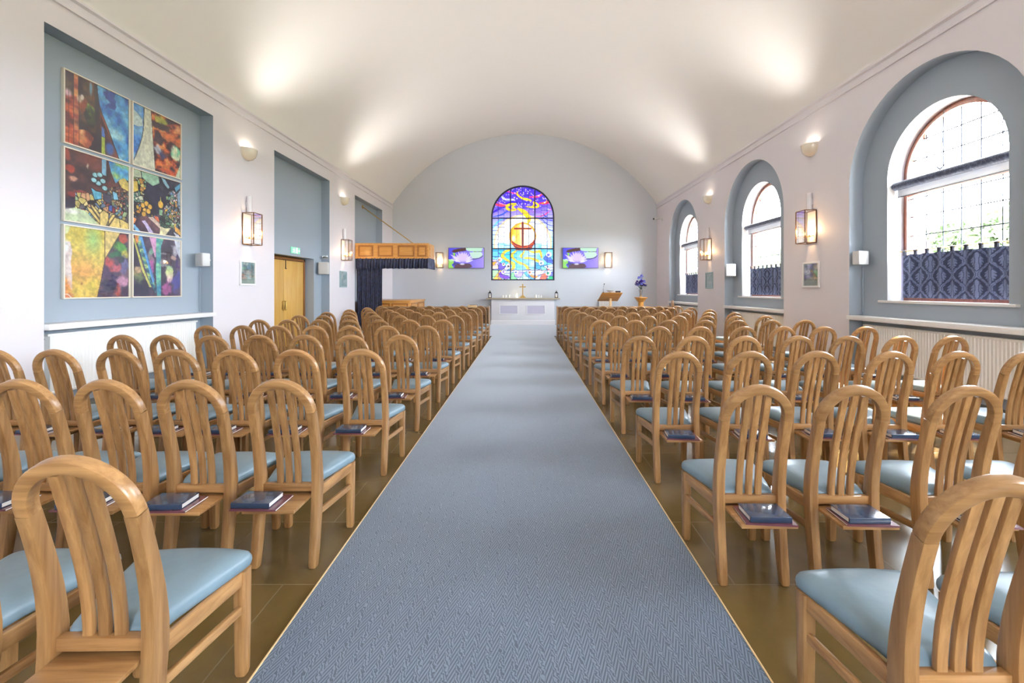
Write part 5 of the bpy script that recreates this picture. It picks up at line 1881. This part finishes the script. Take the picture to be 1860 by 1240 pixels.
ln_f = bmesh.new()
for x in (-0.06, 0.06):
    for y in (-0.06, 0.06):
        box(ln_f, x - 0.007, x + 0.007, y - 0.007, y + 0.007, 0.02, 0.2)
box(ln_f, -0.072, 0.072, -0.072, 0.072, 0, 0.022, 0.004)
box(ln_f, -0.07, 0.07, -0.07, 0.07, 0.196, 0.208, 0.003)
lnf_me = to_mesh('lantern_body', ln_f, M['dark'], 30)
ln_r = bmesh.new()
lathe(ln_r, [(0.095, 0.208), (0.06, 0.25), (0.03, 0.262), (0.026, 0.29), (0.001, 0.292)], 4, a0=PI / 4, a1=2 * PI + PI / 4)
rg = [(0.022 * math.cos(a), 0, 0.308 + 0.022 * math.sin(a)) for a in np.linspace(0, 2 * PI, 13)]
tube(ln_r, rg, 0.004, 6, ref=(0, 1, 0))
lnr_me = to_mesh('lantern_roof', ln_r, M['dark'], 30)
ln_g = bmesh.new()
for k in range(4):
    a = k * PI / 2
    R = Matrix.Rotation(a, 3, 'Z')
    ln_g.faces.new([ln_g.verts.new(R @ Vector(q)) for q in ((-0.055, -0.058, 0.022), (0.055, -0.058, 0.022), (0.055, -0.058, 0.196), (-0.055, -0.058, 0.196))])
lng_me = to_mesh('lantern_pane', ln_g, M['lampglass'], 0)
lnc_bm = bmesh.new()
lathe(lnc_bm, [(0.001, 0.022), (0.03, 0.022), (0.03, 0.10), (0.001, 0.104)], 14)
lnc_me = to_mesh('lantern_candle', lnc_bm, M['candle'], 40)
for x, lab in ((-1.49, 'canopy end'), (1.36, 'lectern end')):
    t = thing('candle_lantern', 'small black candle lantern on %s of the altar' % lab, 'lantern', (x, AY + 0.10, AT), 0, group='black candle lanterns on the altar')
    part('lantern_body', lnf_me, t)
    part('roof', lnr_me, t)
    part('pane', lng_me, t)
    part('candle', lnc_me, t)

# ================================================================== PEW FRONTS
for k, (xa, xb, lab) in enumerate(((-4.62, -1.115, 'long oak pew front with book ledge ahead of the door side chairs'), (1.015, 4.62, 'long oak pew front with book ledge ahead of the window side chairs'))):
    y = 14.02
    t = thing('pew_desk', lab, 'pew front', ((xa + xb) / 2, y, 0), 0, group='oak pew fronts')
    h = (xb - xa) / 2
    for sx in (-1, 1):
        bm = bmesh.new()
        x0, x1 = sorted((sx * h, sx * (h - 0.035)))
        prism(bm, [(-0.01, 0.013), (0.31, 0.013), (0.31, 0.985), (0.03, 0.965), (-0.01, 0.93)], x0, x1, 'X', r=0.003)
        part('end_panel', to_mesh('end_panel', bm, M['wood'], 30), t)
    bm = bmesh.new()
    box(bm, -h + 0.036, h - 0.036, 0.26, 0.29, 0.06, 0.96, 0.002)
    part('front_board', to_mesh('front_board', bm, M['woodx'], 30), t)
    bm = bmesh.new()
    box(bm, -h + 0.036, h - 0.036, 0.01, 0.258, 0.92, 0.945, 0.004)
    part('ledge', to_mesh('pew_ledge', bm, M['woodx'], 30), t)
    bm = bmesh.new()
    box(bm, -h + 0.036, h - 0.036, 0.03, 0.258, 0.70, 0.72, 0.003)
    box(bm, -h + 0.036, h - 0.036, 0.24, 0.259, 0.72, 0.91)
    part('book_shelf', to_mesh('pew_shelf', bm, M['woodx'], 30), t)
# tall end post by the window wall
bm = bmesh.new()
prism(bm, [(-0.05, 0.001), (0.09, 0.001), (0.09, 1.0), (0.05, 1.12), (-0.01, 1.16), (-0.05, 1.05)], -0.03, 0.03, 'X', r=0.006)
tag(link('pew_end', to_mesh('pew_end', bm, M['wood'], 30), None, (4.70, 14.15, 0.0125)), 'upright wooden pew end beside the farthest window recess', 'pew end')

for i, (x, z, w, hgt, m, lab) in enumerate(((-1.66, 0.946, 0.26, 0.05, 'palebright', 'pale wooden box on ledge of the door side pew front'),)):
    bm = bmesh.new()
    box(bm, -w / 2, w / 2, -0.09, 0.09, 0, hgt, 0.004)
    box(bm, -w / 2 - 0.008, w / 2 + 0.008, -0.097, 0.097, hgt, hgt + 0.014, 0.003)
    tag(link('wooden_box', to_mesh('wooden_box', bm, M[m], 30), None, (x, 14.15, z)), lab, 'box')
pb = dup(let0, (-1.62, 14.15, 1.0115), 0.2, 'maroon booklet lying on the pale wooden box')
pb['group'] = 'booklets on the pew fronts'
for x, y, lab in ((-1.33, 14.13, 'loose booklet at aisle end of the door side pew front'), (1.30, 14.13, 'loose booklet at aisle end of the window side pew front'), (2.9, 14.13, 'loose booklet near the lectern on the window side pew front')):
    pb = dup(let0, (x, y, 0.9457), 0.1, lab)
    pb['group'] = 'booklets on the pew fronts'

# ================================================================== CANOPY, DRAPE AND CATAFALQUE
CYF = 15.12
t = thing('catafalque_canopy', 'honey wood panelled canopy with navy valance in the far wall recess', 'canopy', (0, 0, 0), 0)
cz0, cz1 = 2.555, 3.073
plan = [(-5.745, CYF), (-3.26, CYF), (-3.24, 15.95), (-3.85, 16.9), (-4.9, 17.7), (-5.745, 17.7)]
bm = bmesh.new()
inn = [(-5.745, CYF + 0.05), (-3.31, CYF + 0.05), (-3.29, 15.93), (-3.88, 16.86), (-4.92, 17.65), (-5.745, 17.65)]
strip(bm, plan, lambda x, y: (x, y, cz0), lambda x, y: (x, y, cz1))
strip(bm, inn, lambda x, y: (x, y, cz0), lambda x, y: (x, y, cz1))
flat(bm, plan, [], lambda x, y: (x, y, cz1 - 0.03))
flat(bm, plan, [inn], lambda x, y: (x, y, cz0))
flat(bm, plan, [inn], lambda x, y: (x, y, cz1))
part('fascia', to_mesh('canopy_fascia', bm, M['honey'], 0), t)
M['honeyshade'] = wood('honey_shade', (160, 98, 36), (186, 120, 50), 'X', rand=0.04, scale=0.4)  # darker honey tone puts shade into the colour of the mouldings
for x0, x1 in ((-5.64, -5.13), (-4.98, -4.46), (-4.30, -3.73), (-3.64, -3.32)):
    z0, z1 = cz0 + 0.07, cz1 - 0.07
    f = 0.05
    bm = bmesh.new()
    for a in ((x0, x1, z0, z0 + f), (x0, x1, z1 - f, z1), (x0, x0 + f, z0 + f, z1 - f), (x1 - f, x1, z0 + f, z1 - f)):
        box(bm, a[0], a[1], CYF - 0.024, CYF - 0.0005, a[2], a[3], 0.006)
    rm = part('raised_moulding', to_mesh('raised_moulding', bm, M['honeyshade'], 30), t)
    bm = bmesh.new()
    box(bm, x0 + f + 0.02, x1 - f - 0.02, CYF - 0.012, CYF - 0.0005, z0 + f + 0.02, z1 - f - 0.02, 0.005)
    part('panel_field', to_mesh('canopy_field', bm, M['honey'], 30), rm)
bm = bmesh.new()
for a in ((15.25, 15.80, cz0 + 0.07, cz0 + 0.11), (15.25, 15.80, cz1 - 0.11, cz1 - 0.07), (15.25, 15.29, cz0 + 0.11, cz1 - 0.11), (15.76, 15.80, cz0 + 0.11, cz1 - 0.11)):
    box(bm, -3.258, -3.232, a[0], a[1], a[2], a[3], 0.004)
part('raised_moulding', to_mesh('side_moulding', bm, M['honey'], 30), t)
bm = bmesh.new()
for z0, z1, e in ((cz1 - 0.045, cz1 + 0.004, 0.02), (cz0 - 0.002, cz0 + 0.05, 0.016)):
    box(bm, -5.745, -3.245, CYF - e, CYF - 0.0005, z0, z1, 0.004)
part('edge_moulding', to_mesh('edge_moulding', bm, M['honeyz'], 30), t)
# valance: gathered cloth following front and side
bm = bmesh.new()
pathv = []
for i in range(181):
    pathv.append((-5.72 + (5.72 - 3.27) * i / 180, CYF + 0.02, 0))
for i in range(1, 61):
    pathv.append((-3.27 + 0.02 * i / 60, CYF + 0.02 + 0.81 * i / 60, 1))
rows = []
for z, amp in ((cz0 + 0.02, 0.006), (cz0 - 0.05, 0.022), (cz0 - 0.2, 0.03), (2.215, 0.038)):
    row = []
    for i, (x, y, s) in enumerate(pathv):
        g = amp * (math.sin(i * 0.9) + 0.5 * math.sin(i * 0.37 + 1)) - 0.03
        nx, ny = ((0, 1), (-1, 0), (-0.84, -0.54))[s]
        row.append(bm.verts.new((x + nx * g, y + ny * g, z + (0.008 * math.sin(i * 0.45) if z < 2.3 else 0))))
    rows.append(row)
for a, b in zip(rows[:-1], rows[1:]):
    for i in range(len(a) - 1):
        bm.faces.new((a[i], a[i + 1], b[i + 1], b[i]))
v = part('valance', to_mesh('valance', bm, M['drape'], 60), t)
v['label'] = 'navy gathered valance'
bm = bmesh.new()
tube(bm, [(-5.985, 16.48, 4.56), (-3.85, 16.0, 3.05)], 0.017, 10)
tube(bm, [(-5.988, 16.48, 4.56), (-5.972, 16.48, 4.56)], 0.075, 14)
s = part('stay_rod', to_mesh('stay_rod', bm, M['brass'], 40), t)
s['label'] = 'slanting brass stay rod'

t = thing('drape', 'navy patterned full length drape hanging under the wooden canopy', 'curtain', (0, 0, 0), 0)
bm = bmesh.new()
rows = []
for z in (0.015, 0.8, 1.6, 2.25, 2.545):
    row = []
    for i in range(121):
        x = -5.735 + 0.87 * i / 120
        sp_ = 0.6 + 0.4 * (2.6 - z) / 2.6
        row.append(bm.verts.new((x, CYF + 0.12 + sp_ * (0.028 * math.sin(i * 0.62) + 0.014 * math.sin(i * 0.29 + 2)), z)))
    rows.append(row)
for a, b in zip(rows[:-1], rows[1:]):
    for i in range(120):
        bm.faces.new((a[i], a[i + 1], b[i + 1], b[i]))
part('cloth', to_mesh('drape_cloth', bm, M['drape'], 60), t)

t = thing('catafalque', 'low honey wood panelled plinth below the canopy', 'catafalque', (0, 0, 0), 0)
bm = bmesh.new()
box(bm, -5.74, -4.02, 15.62, 17.9, 0.001, 1.085, 0.004)
part('body', to_mesh('catafalque_body', bm, M['honey'], 30), t)
bm = bmesh.new()
box(bm, -5.745, -3.985, 15.585, 17.935, 1.086, 1.125, 0.006)
part('coping', to_mesh('catafalque_coping', bm, M['honey'], 30), t)
for x0, x1 in ((-5.05, -4.72), (-4.66, -4.08)):
    bm = bmesh.new()
    f = 0.05
    z0, z1 = 0.15, 1.03
    for a in ((x0, x1, z0, z0 + f), (x0, x1, z1 - f, z1), (x0, x0 + f, z0 + f, z1 - f), (x1 - f, x1, z0 + f, z1 - f)):
        box(bm, a[0], a[1], 15.605, 15.6195, a[2], a[3], 0.004)
    part('raised_moulding', to_mesh('plinth_moulding', bm, M['honeyshade'], 30), t)
for y0, y1 in ((15.75, 16.75), (16.85, 17.8)):
    bm = bmesh.new()
    f = 0.05
    z0, z1 = 0.15, 1.03
    for a in ((y0, y1, z0, z0 + f), (y0, y1, z1 - f, z1), (y0, y0 + f, z0 + f, z1 - f), (y1 - f, y1, z0 + f, z1 - f)):
        box(bm, -4.0195, -4.005, a[0], a[1], a[2], a[3], 0.004)
    part('raised_moulding', to_mesh('plinth_moulding', bm, M['honeyshade'], 30), t)

# ================================================================== LECTERN AND FLOWERS
LY = 16.2
t = thing('lectern', 'wooden lectern with sloping desk in front of the end wall', 'lectern', (3.12, LY, 0.0125), 0.0)
k = LY / F
bm = bmesh.new()
TR = Matrix.Translation((0.0, 0.13, 1.222)) @ Matrix.Rotation(math.radians(-33), 4, 'X') @ Matrix.Shear('XY', 4, (0.0, 0.0))
for_sh = Matrix(((1, -0.16, 0, 0), (0, 1, 0, 0), (0, 0, 1, 0), (0, 0, 0, 1)))
TR = TR @ for_sh
box(bm, -0.37, 0.37, -0.28, 0.27, -0.014, 0.014, 0.004, 0, TR)
box(bm, -0.37, 0.37, 0.25, 0.27, 0.012, 0.04, 0.003, 0, TR)
part('desk', to_mesh('lectern_desk', bm, M['honey'], 30), t)
bm = bmesh.new()
prism(bm, [(-0.112, 1.372), (-0.118, 1.384), (0.03, 1.384), (0.03, 1.32)], -0.30, 0.41, 'X')
part('top_ledge', to_mesh('lectern_ledge', bm, M['honey'], 0), t)
bm = bmesh.new()
box(bm, -0.03, 0.045, 0.02, 0.10, 0.04, 1.17, 0.006)
box(bm, -0.02, 0.035, 0.0, 0.2, 1.1, 1.165, 0.005)
part('post', to_mesh('lectern_post', bm, M['palebright'], 30), t)
bm = bmesh.new()
box(bm, -0.26, 0.26, -0.16, 0.28, 0.0, 0.045, 0.01)
part('base', to_mesh('lectern_base', bm, M['honey'], 30), t)


def lect(u, v):
    return Vector((3.12 + u, LY - 0.045, 0.0125 + 1.385))


q = lect(-0.27, -0.19)
t = thing('microphone', 'thin gooseneck microphone on the lectern desk', 'microphone', q, 0)
bm = bmesh.new()
lathe(bm, [(0.001, 0), (0.03, 0.0), (0.028, 0.015), (0.001, 0.018)], 12)
part('base', to_mesh('mic_base', bm, M['black'], 40), t)
bm = bmesh.new()
tube(bm, [(0, 0, 0.01), (0, 0, 0.12), (0.01, 0.01, 0.22), (0.035, 0.03, 0.29)], 0.006, 8)
part('gooseneck', to_mesh('gooseneck', bm, M['dark'], 40), t)
bm = bmesh.new()
tube(bm, [(0.033, 0.028, 0.285), (0.045, 0.045, 0.325)], [0.013, 0.017], 10)
part('capsule', to_mesh('capsule', bm, M['black'], 40), t)

M['bowlglow'] = emit('bowl_light', (255, 240, 200), 2.2)
q = lect(0.0, -0.16)
t = thing('bowl_lamp', 'glowing white bowl lamp standing on the lectern', 'lamp', q, 0)
bm = bmesh.new()
lathe(bm, [(0.001, 0.0), (0.055, 0.0), (0.06, 0.008), (0.10, 0.03), (0.155, 0.085), (0.15, 0.087), (0.095, 0.037), (0.001, 0.02)], 26)
part('bowl', to_mesh('lamp_bowl', bm, M['frosted'], 40), t)
bm = bmesh.new()
lathe(bm, [(0.001, 0.028), (0.08, 0.034), (0.125, 0.066), (0.001, 0.07)], 22)
part('light', to_mesh('lamp_light', bm, M['bowlglow'], 40), t)
q = lect(0.26, -0.17)
t = thing('reading_clock', 'small black clock box on the lectern beside the bowl lamp', 'clock', q, -0.1)
bm = bmesh.new()
prism(bm, [(-0.03, 0.004), (0.03, 0.004), (0.022, 0.05), (-0.02, 0.06)], -0.09, 0.09, 'X', r=0.004)
part('body', to_mesh('clock_body', bm, M['black'], 30), t)
bm = bmesh.new()
for x in (-0.05, 0.05):
    box(bm, x - 0.012, x + 0.012, -0.02, 0.02, 0.001, 0.006)
part('foot', to_mesh('clock_foot', bm, M['dark'], 0), t)

# pale radiator behind the lectern
r = thing('radiator', 'small white radiator on the end wall behind the lectern', 'radiator', (3.50, Y1 - 0.09, 0), 0, group='panel radiators')
bm = bmesh.new()
prof = [(-0.28, 0.04)]
for i in range(9):
    x = -0.27 + 0.54 * i / 9
    prof += [(x, -0.03), (x + 0.035, -0.03), (x + 0.042, -0.02), (x + 0.054, -0.02)]
prof += [(0.28, 0.04)]
prism(bm, prof, 0.18, 1.0, 'Z')
part('convector_panel', to_mesh('small_radiator', bm, M['offwhite'], 0), r)
bm = bmesh.new()
tube(bm, [(0.30, 0.0, 0.24), (0.33, 0, 0.24), (0.33, 0, 0.012)], 0.011, 8)
part('valve_pipe', to_mesh('small_pipe', bm, M['dark'], 40), r)

PX, PYY = 4.69, 18.0
t = thing('flower_pedestal', 'octagonal wooden flower pedestal near the end wall corner', 'pedestal', (PX, PYY, 0.0125), 0)
bm = bmesh.new()
lathe(bm, [(0.001, 1.155), (0.265, 1.155), (0.265, 1.185), (0.001, 1.187)], 8, a0=PI / 8, a1=2 * PI + PI / 8)
part('top_plate', to_mesh('pedestal_top', bm, M['honey'], 20), t)
bm = bmesh.new()
lathe(bm, [(0.001, 1.154), (0.235, 1.154), (0.225, 1.12), (0.19, 1.09), (0.185, 1.06), (0.15, 1.03), (0.125, 0.99), (0.001, 0.99)], 8, a0=PI / 8, a1=2 * PI + PI / 8)
part('neck', to_mesh('pedestal_neck', bm, M['honey'], 20), t)
bm = bmesh.new()
lathe(bm, [(0.001, 0.16), (0.135, 0.16), (0.118, 0.2), (0.112, 0.989), (0.001, 0.989)], 8, a0=PI / 8, a1=2 * PI + PI / 8)
part('column', to_mesh('pedestal_column', bm, M['honeyz'], 20), t)
bm = bmesh.new()
lathe(bm, [(0.001, 0.0), (0.23, 0.0), (0.23, 0.08), (0.17, 0.12), (0.145, 0.159), (0.001, 0.159)], 8, a0=PI / 8, a1=2 * PI + PI / 8)
part('base', to_mesh('pedestal_base', bm, M['honey'], 20), t)
VZ = 0.0125 + 1.1875
bm = bmesh.new()
lathe(bm, [(0.001, 0), (0.05, 0), (0.055, 0.01), (0.062, 0.15), (0.085, 0.31), (0.079, 0.31), (0.055, 0.15), (0.045, 0.02), (0.001, 0.02)], 22)
tag(link('vase', to_mesh('vase', bm, M['silver'], 40), None, (PX, PYY, VZ)), 'tapered silver vase on the wooden pedestal', 'vase')
t = thing('flower_arrangement', 'purple and blue flowers with dark leaves in silver vase', 'flowers', (PX, PYY, VZ + 0.05), 0)
fr_ = random.Random(5)


def petal_cluster(bm, c, r, n):
    for i in range(n):
        a, b = fr_.uniform(0, 2 * PI), fr_.uniform(-0.5, 1.2)
        d = Vector((math.cos(a) * math.cos(b), math.sin(a) * math.cos(b), math.sin(b)))
        u = d.cross(Vector((0, 0, 1)) if abs(d.z) < .9 else Vector((1, 0, 0))).normalized()
        w = d.cross(u)
        p0 = Vector(c)
        vs = [p0 + d * r * 0.1, p0 + d * r * 0.6 + u * r * 0.34, p0 + d * r, p0 + d * r * 0.6 - u * r * 0.34]
        vs[2] += w * r * 0.15
        bm.faces.new([bm.verts.new(q) for q in vs])


M['purple'] = plain('deep_purple_petal', (70, 26, 140), 0.5, var=0.3, scale=40)
M['lilacpetal'] = plain('pale_blue_petal', (128, 132, 220), 0.5, var=0.2, scale=40)
bm = bmesh.new()
stems = []
for i in range(16):
    a = i * 2.4
    R = 0.03 + 0.17 * fr_.random()
    h = 0.36 + 0.5 * (1 - R / 0.24) * fr_.random() + 0.05
    tp = Vector((R * math.cos(a), R * math.sin(a) * 0.8, h))
    stems.append(tp)
    tube(bm, [(0.01 * math.cos(a), 0.01 * math.sin(a), 0.0), (0.03 * math.cos(a), 0.03 * math.sin(a), 0.27), tp], 0.004, 5)
part('stems', to_mesh('stems', bm, M['greenleaf'], 40), t)
for i, tp in enumerate(stems):
    bm = bmesh.new()
    petal_cluster(bm, tp, 0.088, 34)
    part('blossom', to_mesh('blossom', bm, M['purple'] if i % 3 != 0 and tp.z < 0.66 else M['lilacpetal'], 0), t)
bm = bmesh.new()
for z in np.linspace(0.5, 0.93, 11):
    petal_cluster(bm, (0.02 + 0.06 * (z - 0.5), 0, z), 0.062 - 0.04 * (z - 0.5) / 0.43, 10)
part('flower_spike', to_mesh('flower_spike', bm, M['lilacpetal'], 0), t)
bm = bmesh.new()
for i in range(46):
    a = fr_.uniform(0, 2 * PI)
    R = fr_.uniform(0.1, 0.25)
    z = fr_.uniform(0.26, 0.42)
    c = Vector((R * math.cos(a), R * math.sin(a), z + 0.02))
    dr = Vector((math.cos(a), math.sin(a), fr_.uniform(-.3, .5))).normalized()
    u = dr.cross(Vector((0, 0, 1))).normalized()
    bm.faces.new([bm.verts.new(q) for q in (c - dr * .06, c + u * .03, c + dr * .06, c - u * .03)])
part('leaves', to_mesh('arrangement_leaves', bm, M['greenleaf'], 0), t)

# ================================================================== OUTSIDE
M['lawn'] = plain('lawn_green', (70, 84, 44), 0.9, var=0.2, scale=0.6)
M['leaf1'] = plain('tree_leaf', (92, 108, 74), 0.8, var=0.35, scale=0.8)
M['leaf2'] = plain('tree_leaf_pale', (124, 134, 100), 0.8, var=0.3, scale=0.8)
M['bark'] = plain('bark', (60, 48, 38), 0.9, var=0.2)
M['tileroof'] = plain('roof_tiles', (66, 46, 50), 0.8, var=0.15, scale=3)
bm = bmesh.new()
box(bm, 6.7, 120, -60, 140, -0.6, -0.3)
tag(link('lawn', to_mesh('lawn', bm, M['lawn'], 0)), 'green lawn outside the chapel windows', 'lawn', kind='structure')
M['gravel'] = plain('bounce_gravel', (214, 206, 190), 0.9, var=0.12, scale=30)  # pale ground out of view, added to bounce daylight onto the ceiling
bm = bmesh.new()
box(bm, 6.7, 19, -30, 60, -0.299, -0.26)
box(bm, -20, 6.7, -30, -5.9, -0.299, -0.26)
tag(link('bounce_ground', to_mesh('bounce_ground', bm, M['gravel'], 0)), 'unseen pale ground added outside the windows to bounce daylight in', 'path', kind='structure')
tr = random.Random(9)


def tree(x, y, h, w, mat, label):
    t = thing('tree', label, 'tree', (x, y, -0.3), 0, group='trees outside the windows')
    bm = bmesh.new()
    tube(bm, [(0, 0, 0), (0.05, 0.02, h * 0.3), (-0.03, 0.04, h * 0.75)], [0.2, 0.14, 0.05], 8)
    for i in range(5):
        a = i * 1.3
        tube(bm, [(0, 0, h * (0.3 + 0.08 * i)), (w * 0.3 * math.cos(a), w * 0.3 * math.sin(a), h * (0.5 + 0.08 * i))], [0.06, 0.025], 6)
    part('trunk', to_mesh('trunk', bm, M['bark'], 40), t)
    bm = bmesh.new()
    lobes = [(tr.gauss(0, w * 0.26), tr.gauss(0, w * 0.26), h * tr.uniform(0.36, 0.92), w * tr.uniform(0.2, 0.34)) for _ in range(16)]
    for i in range(2200):
        lx, ly_, lz, lr = lobes[i % 16]
        d = Vector((tr.gauss(0, 1), tr.gauss(0, 1), tr.gauss(0, 1))).normalized() * lr * tr.random() ** 0.4
        c = Vector((lx, ly_, lz)) + d
        if c.z > h:
            continue
        u = Vector((tr.gauss(0, 1), tr.gauss(0, 1), tr.gauss(0, 1))).normalized()
        w_ = u.cross(Vector((tr.gauss(0, 1), tr.gauss(0, 1), tr.gauss(0, 1)))).normalized()
        s = 0.21
        bm.faces.new([bm.verts.new(q) for q in (c - u * s, c + w_ * s * .6, c + u * s, c - w_ * s * .6)])
    part('crown', to_mesh('crown', bm, mat, 0), t)


tree(25.5, 23.6, 7.0, 3.8, M['leaf1'], 'tall leafy tree outside the first window, at its near edge')
tree(28.5, 29.6, 6.4, 3.4, M['leaf1'], 'leafy tree outside the first window, beside the tall one')
tree(24, 34.2, 5.4, 3.4, M['leaf2'], 'lower pale green tree seen over the half curtain of first window')
tree(29, 40.5, 6.2, 3.6, M['leaf2'], 'pale green tree at the far edge of the first window')
tree(27, 47.0, 7.3, 4.4, M['leaf2'], 'pale leafy tree seen through the second window')
tree(30, 55.0, 7.0, 5.0, M['leaf2'], 'leafy tree at the far edge of the second window')
tree(27, 72, 8.0, 6.0, M['leaf2'], 'dim tree seen through the farthest window')
t = thing('house', 'low brick house with tiled roof beyond the lawn', 'house', (38, 40, -0.3), 0)
bm = bmesh.new()
box(bm, -3, 3, -5, 5, 0, 4.2)
part('walls', to_mesh('house_walls', bm, M['brick'], 0), t)
bm = bmesh.new()
prism(bm, [(-3.4, 4.2), (3.4, 4.2), (0, 6.4)], -5.3, 5.3, 'Y')
part('roof', to_mesh('house_roof', bm, M['tileroof'], 0), t)

# ================================================================== LIGHT
wd = bpy.data.worlds.new('sky')
sc.world = wd
wd.use_nodes = True
bg = wd.node_tree.nodes['Background']
bg.inputs['Color'].default_value = (0.80, 0.90, 1.0, 1)
SKY = 54.0
bg.inputs['Strength'].default_value = SKY
for c in BAYS_R:
    l = bpy.data.lights.new('window_portal', 'AREA')
    l.shape = 'RECTANGLE'
    l.size = 2 * HW
    l.size_y = 2.95
    l.cycles.is_portal = True
    lo = bpy.data.objects.new('window_portal', l)
    COL.objects.link(lo)
    lo.location = (XG + 0.16, c, 2.75)
    lo.rotation_euler = (PI / 2, 0, PI / 2)
sun = bpy.data.lights.new('sun', 'SUN')
sun.energy = 42.0
sun.angle = math.radians(2)
sun.color = (1.0, 0.84, 0.60)
so = bpy.data.objects.new('sun', sun)
COL.objects.link(so)
dirv = Vector((-1.0, -0.75, -1.1)).normalized()
so.rotation_euler = dirv.to_track_quat('-Z', 'Y').to_euler()
so.location = (20, 5, 20)
l = bpy.data.lights.new('window_portal', 'AREA')
l.shape = 'RECTANGLE'
l.size = 1.6
l.size_y = 2.7
l.cycles.is_portal = True
lo = bpy.data.objects.new('window_portal', l)
COL.objects.link(lo)
lo.location = (0, Y0 - 0.27, 2.7)
lo.rotation_euler = (PI / 2, 0, PI)
sc.cycles.max_bounces = 10
sc.cycles.diffuse_bounces = 6
sc.cycles.glossy_bounces = 4
sc.cycles.transparent_max_bounces = 12
sc.cycles.caustics_reflective = False
sc.cycles.caustics_refractive = False
sc.cycles.sample_clamp_indirect = 6.0
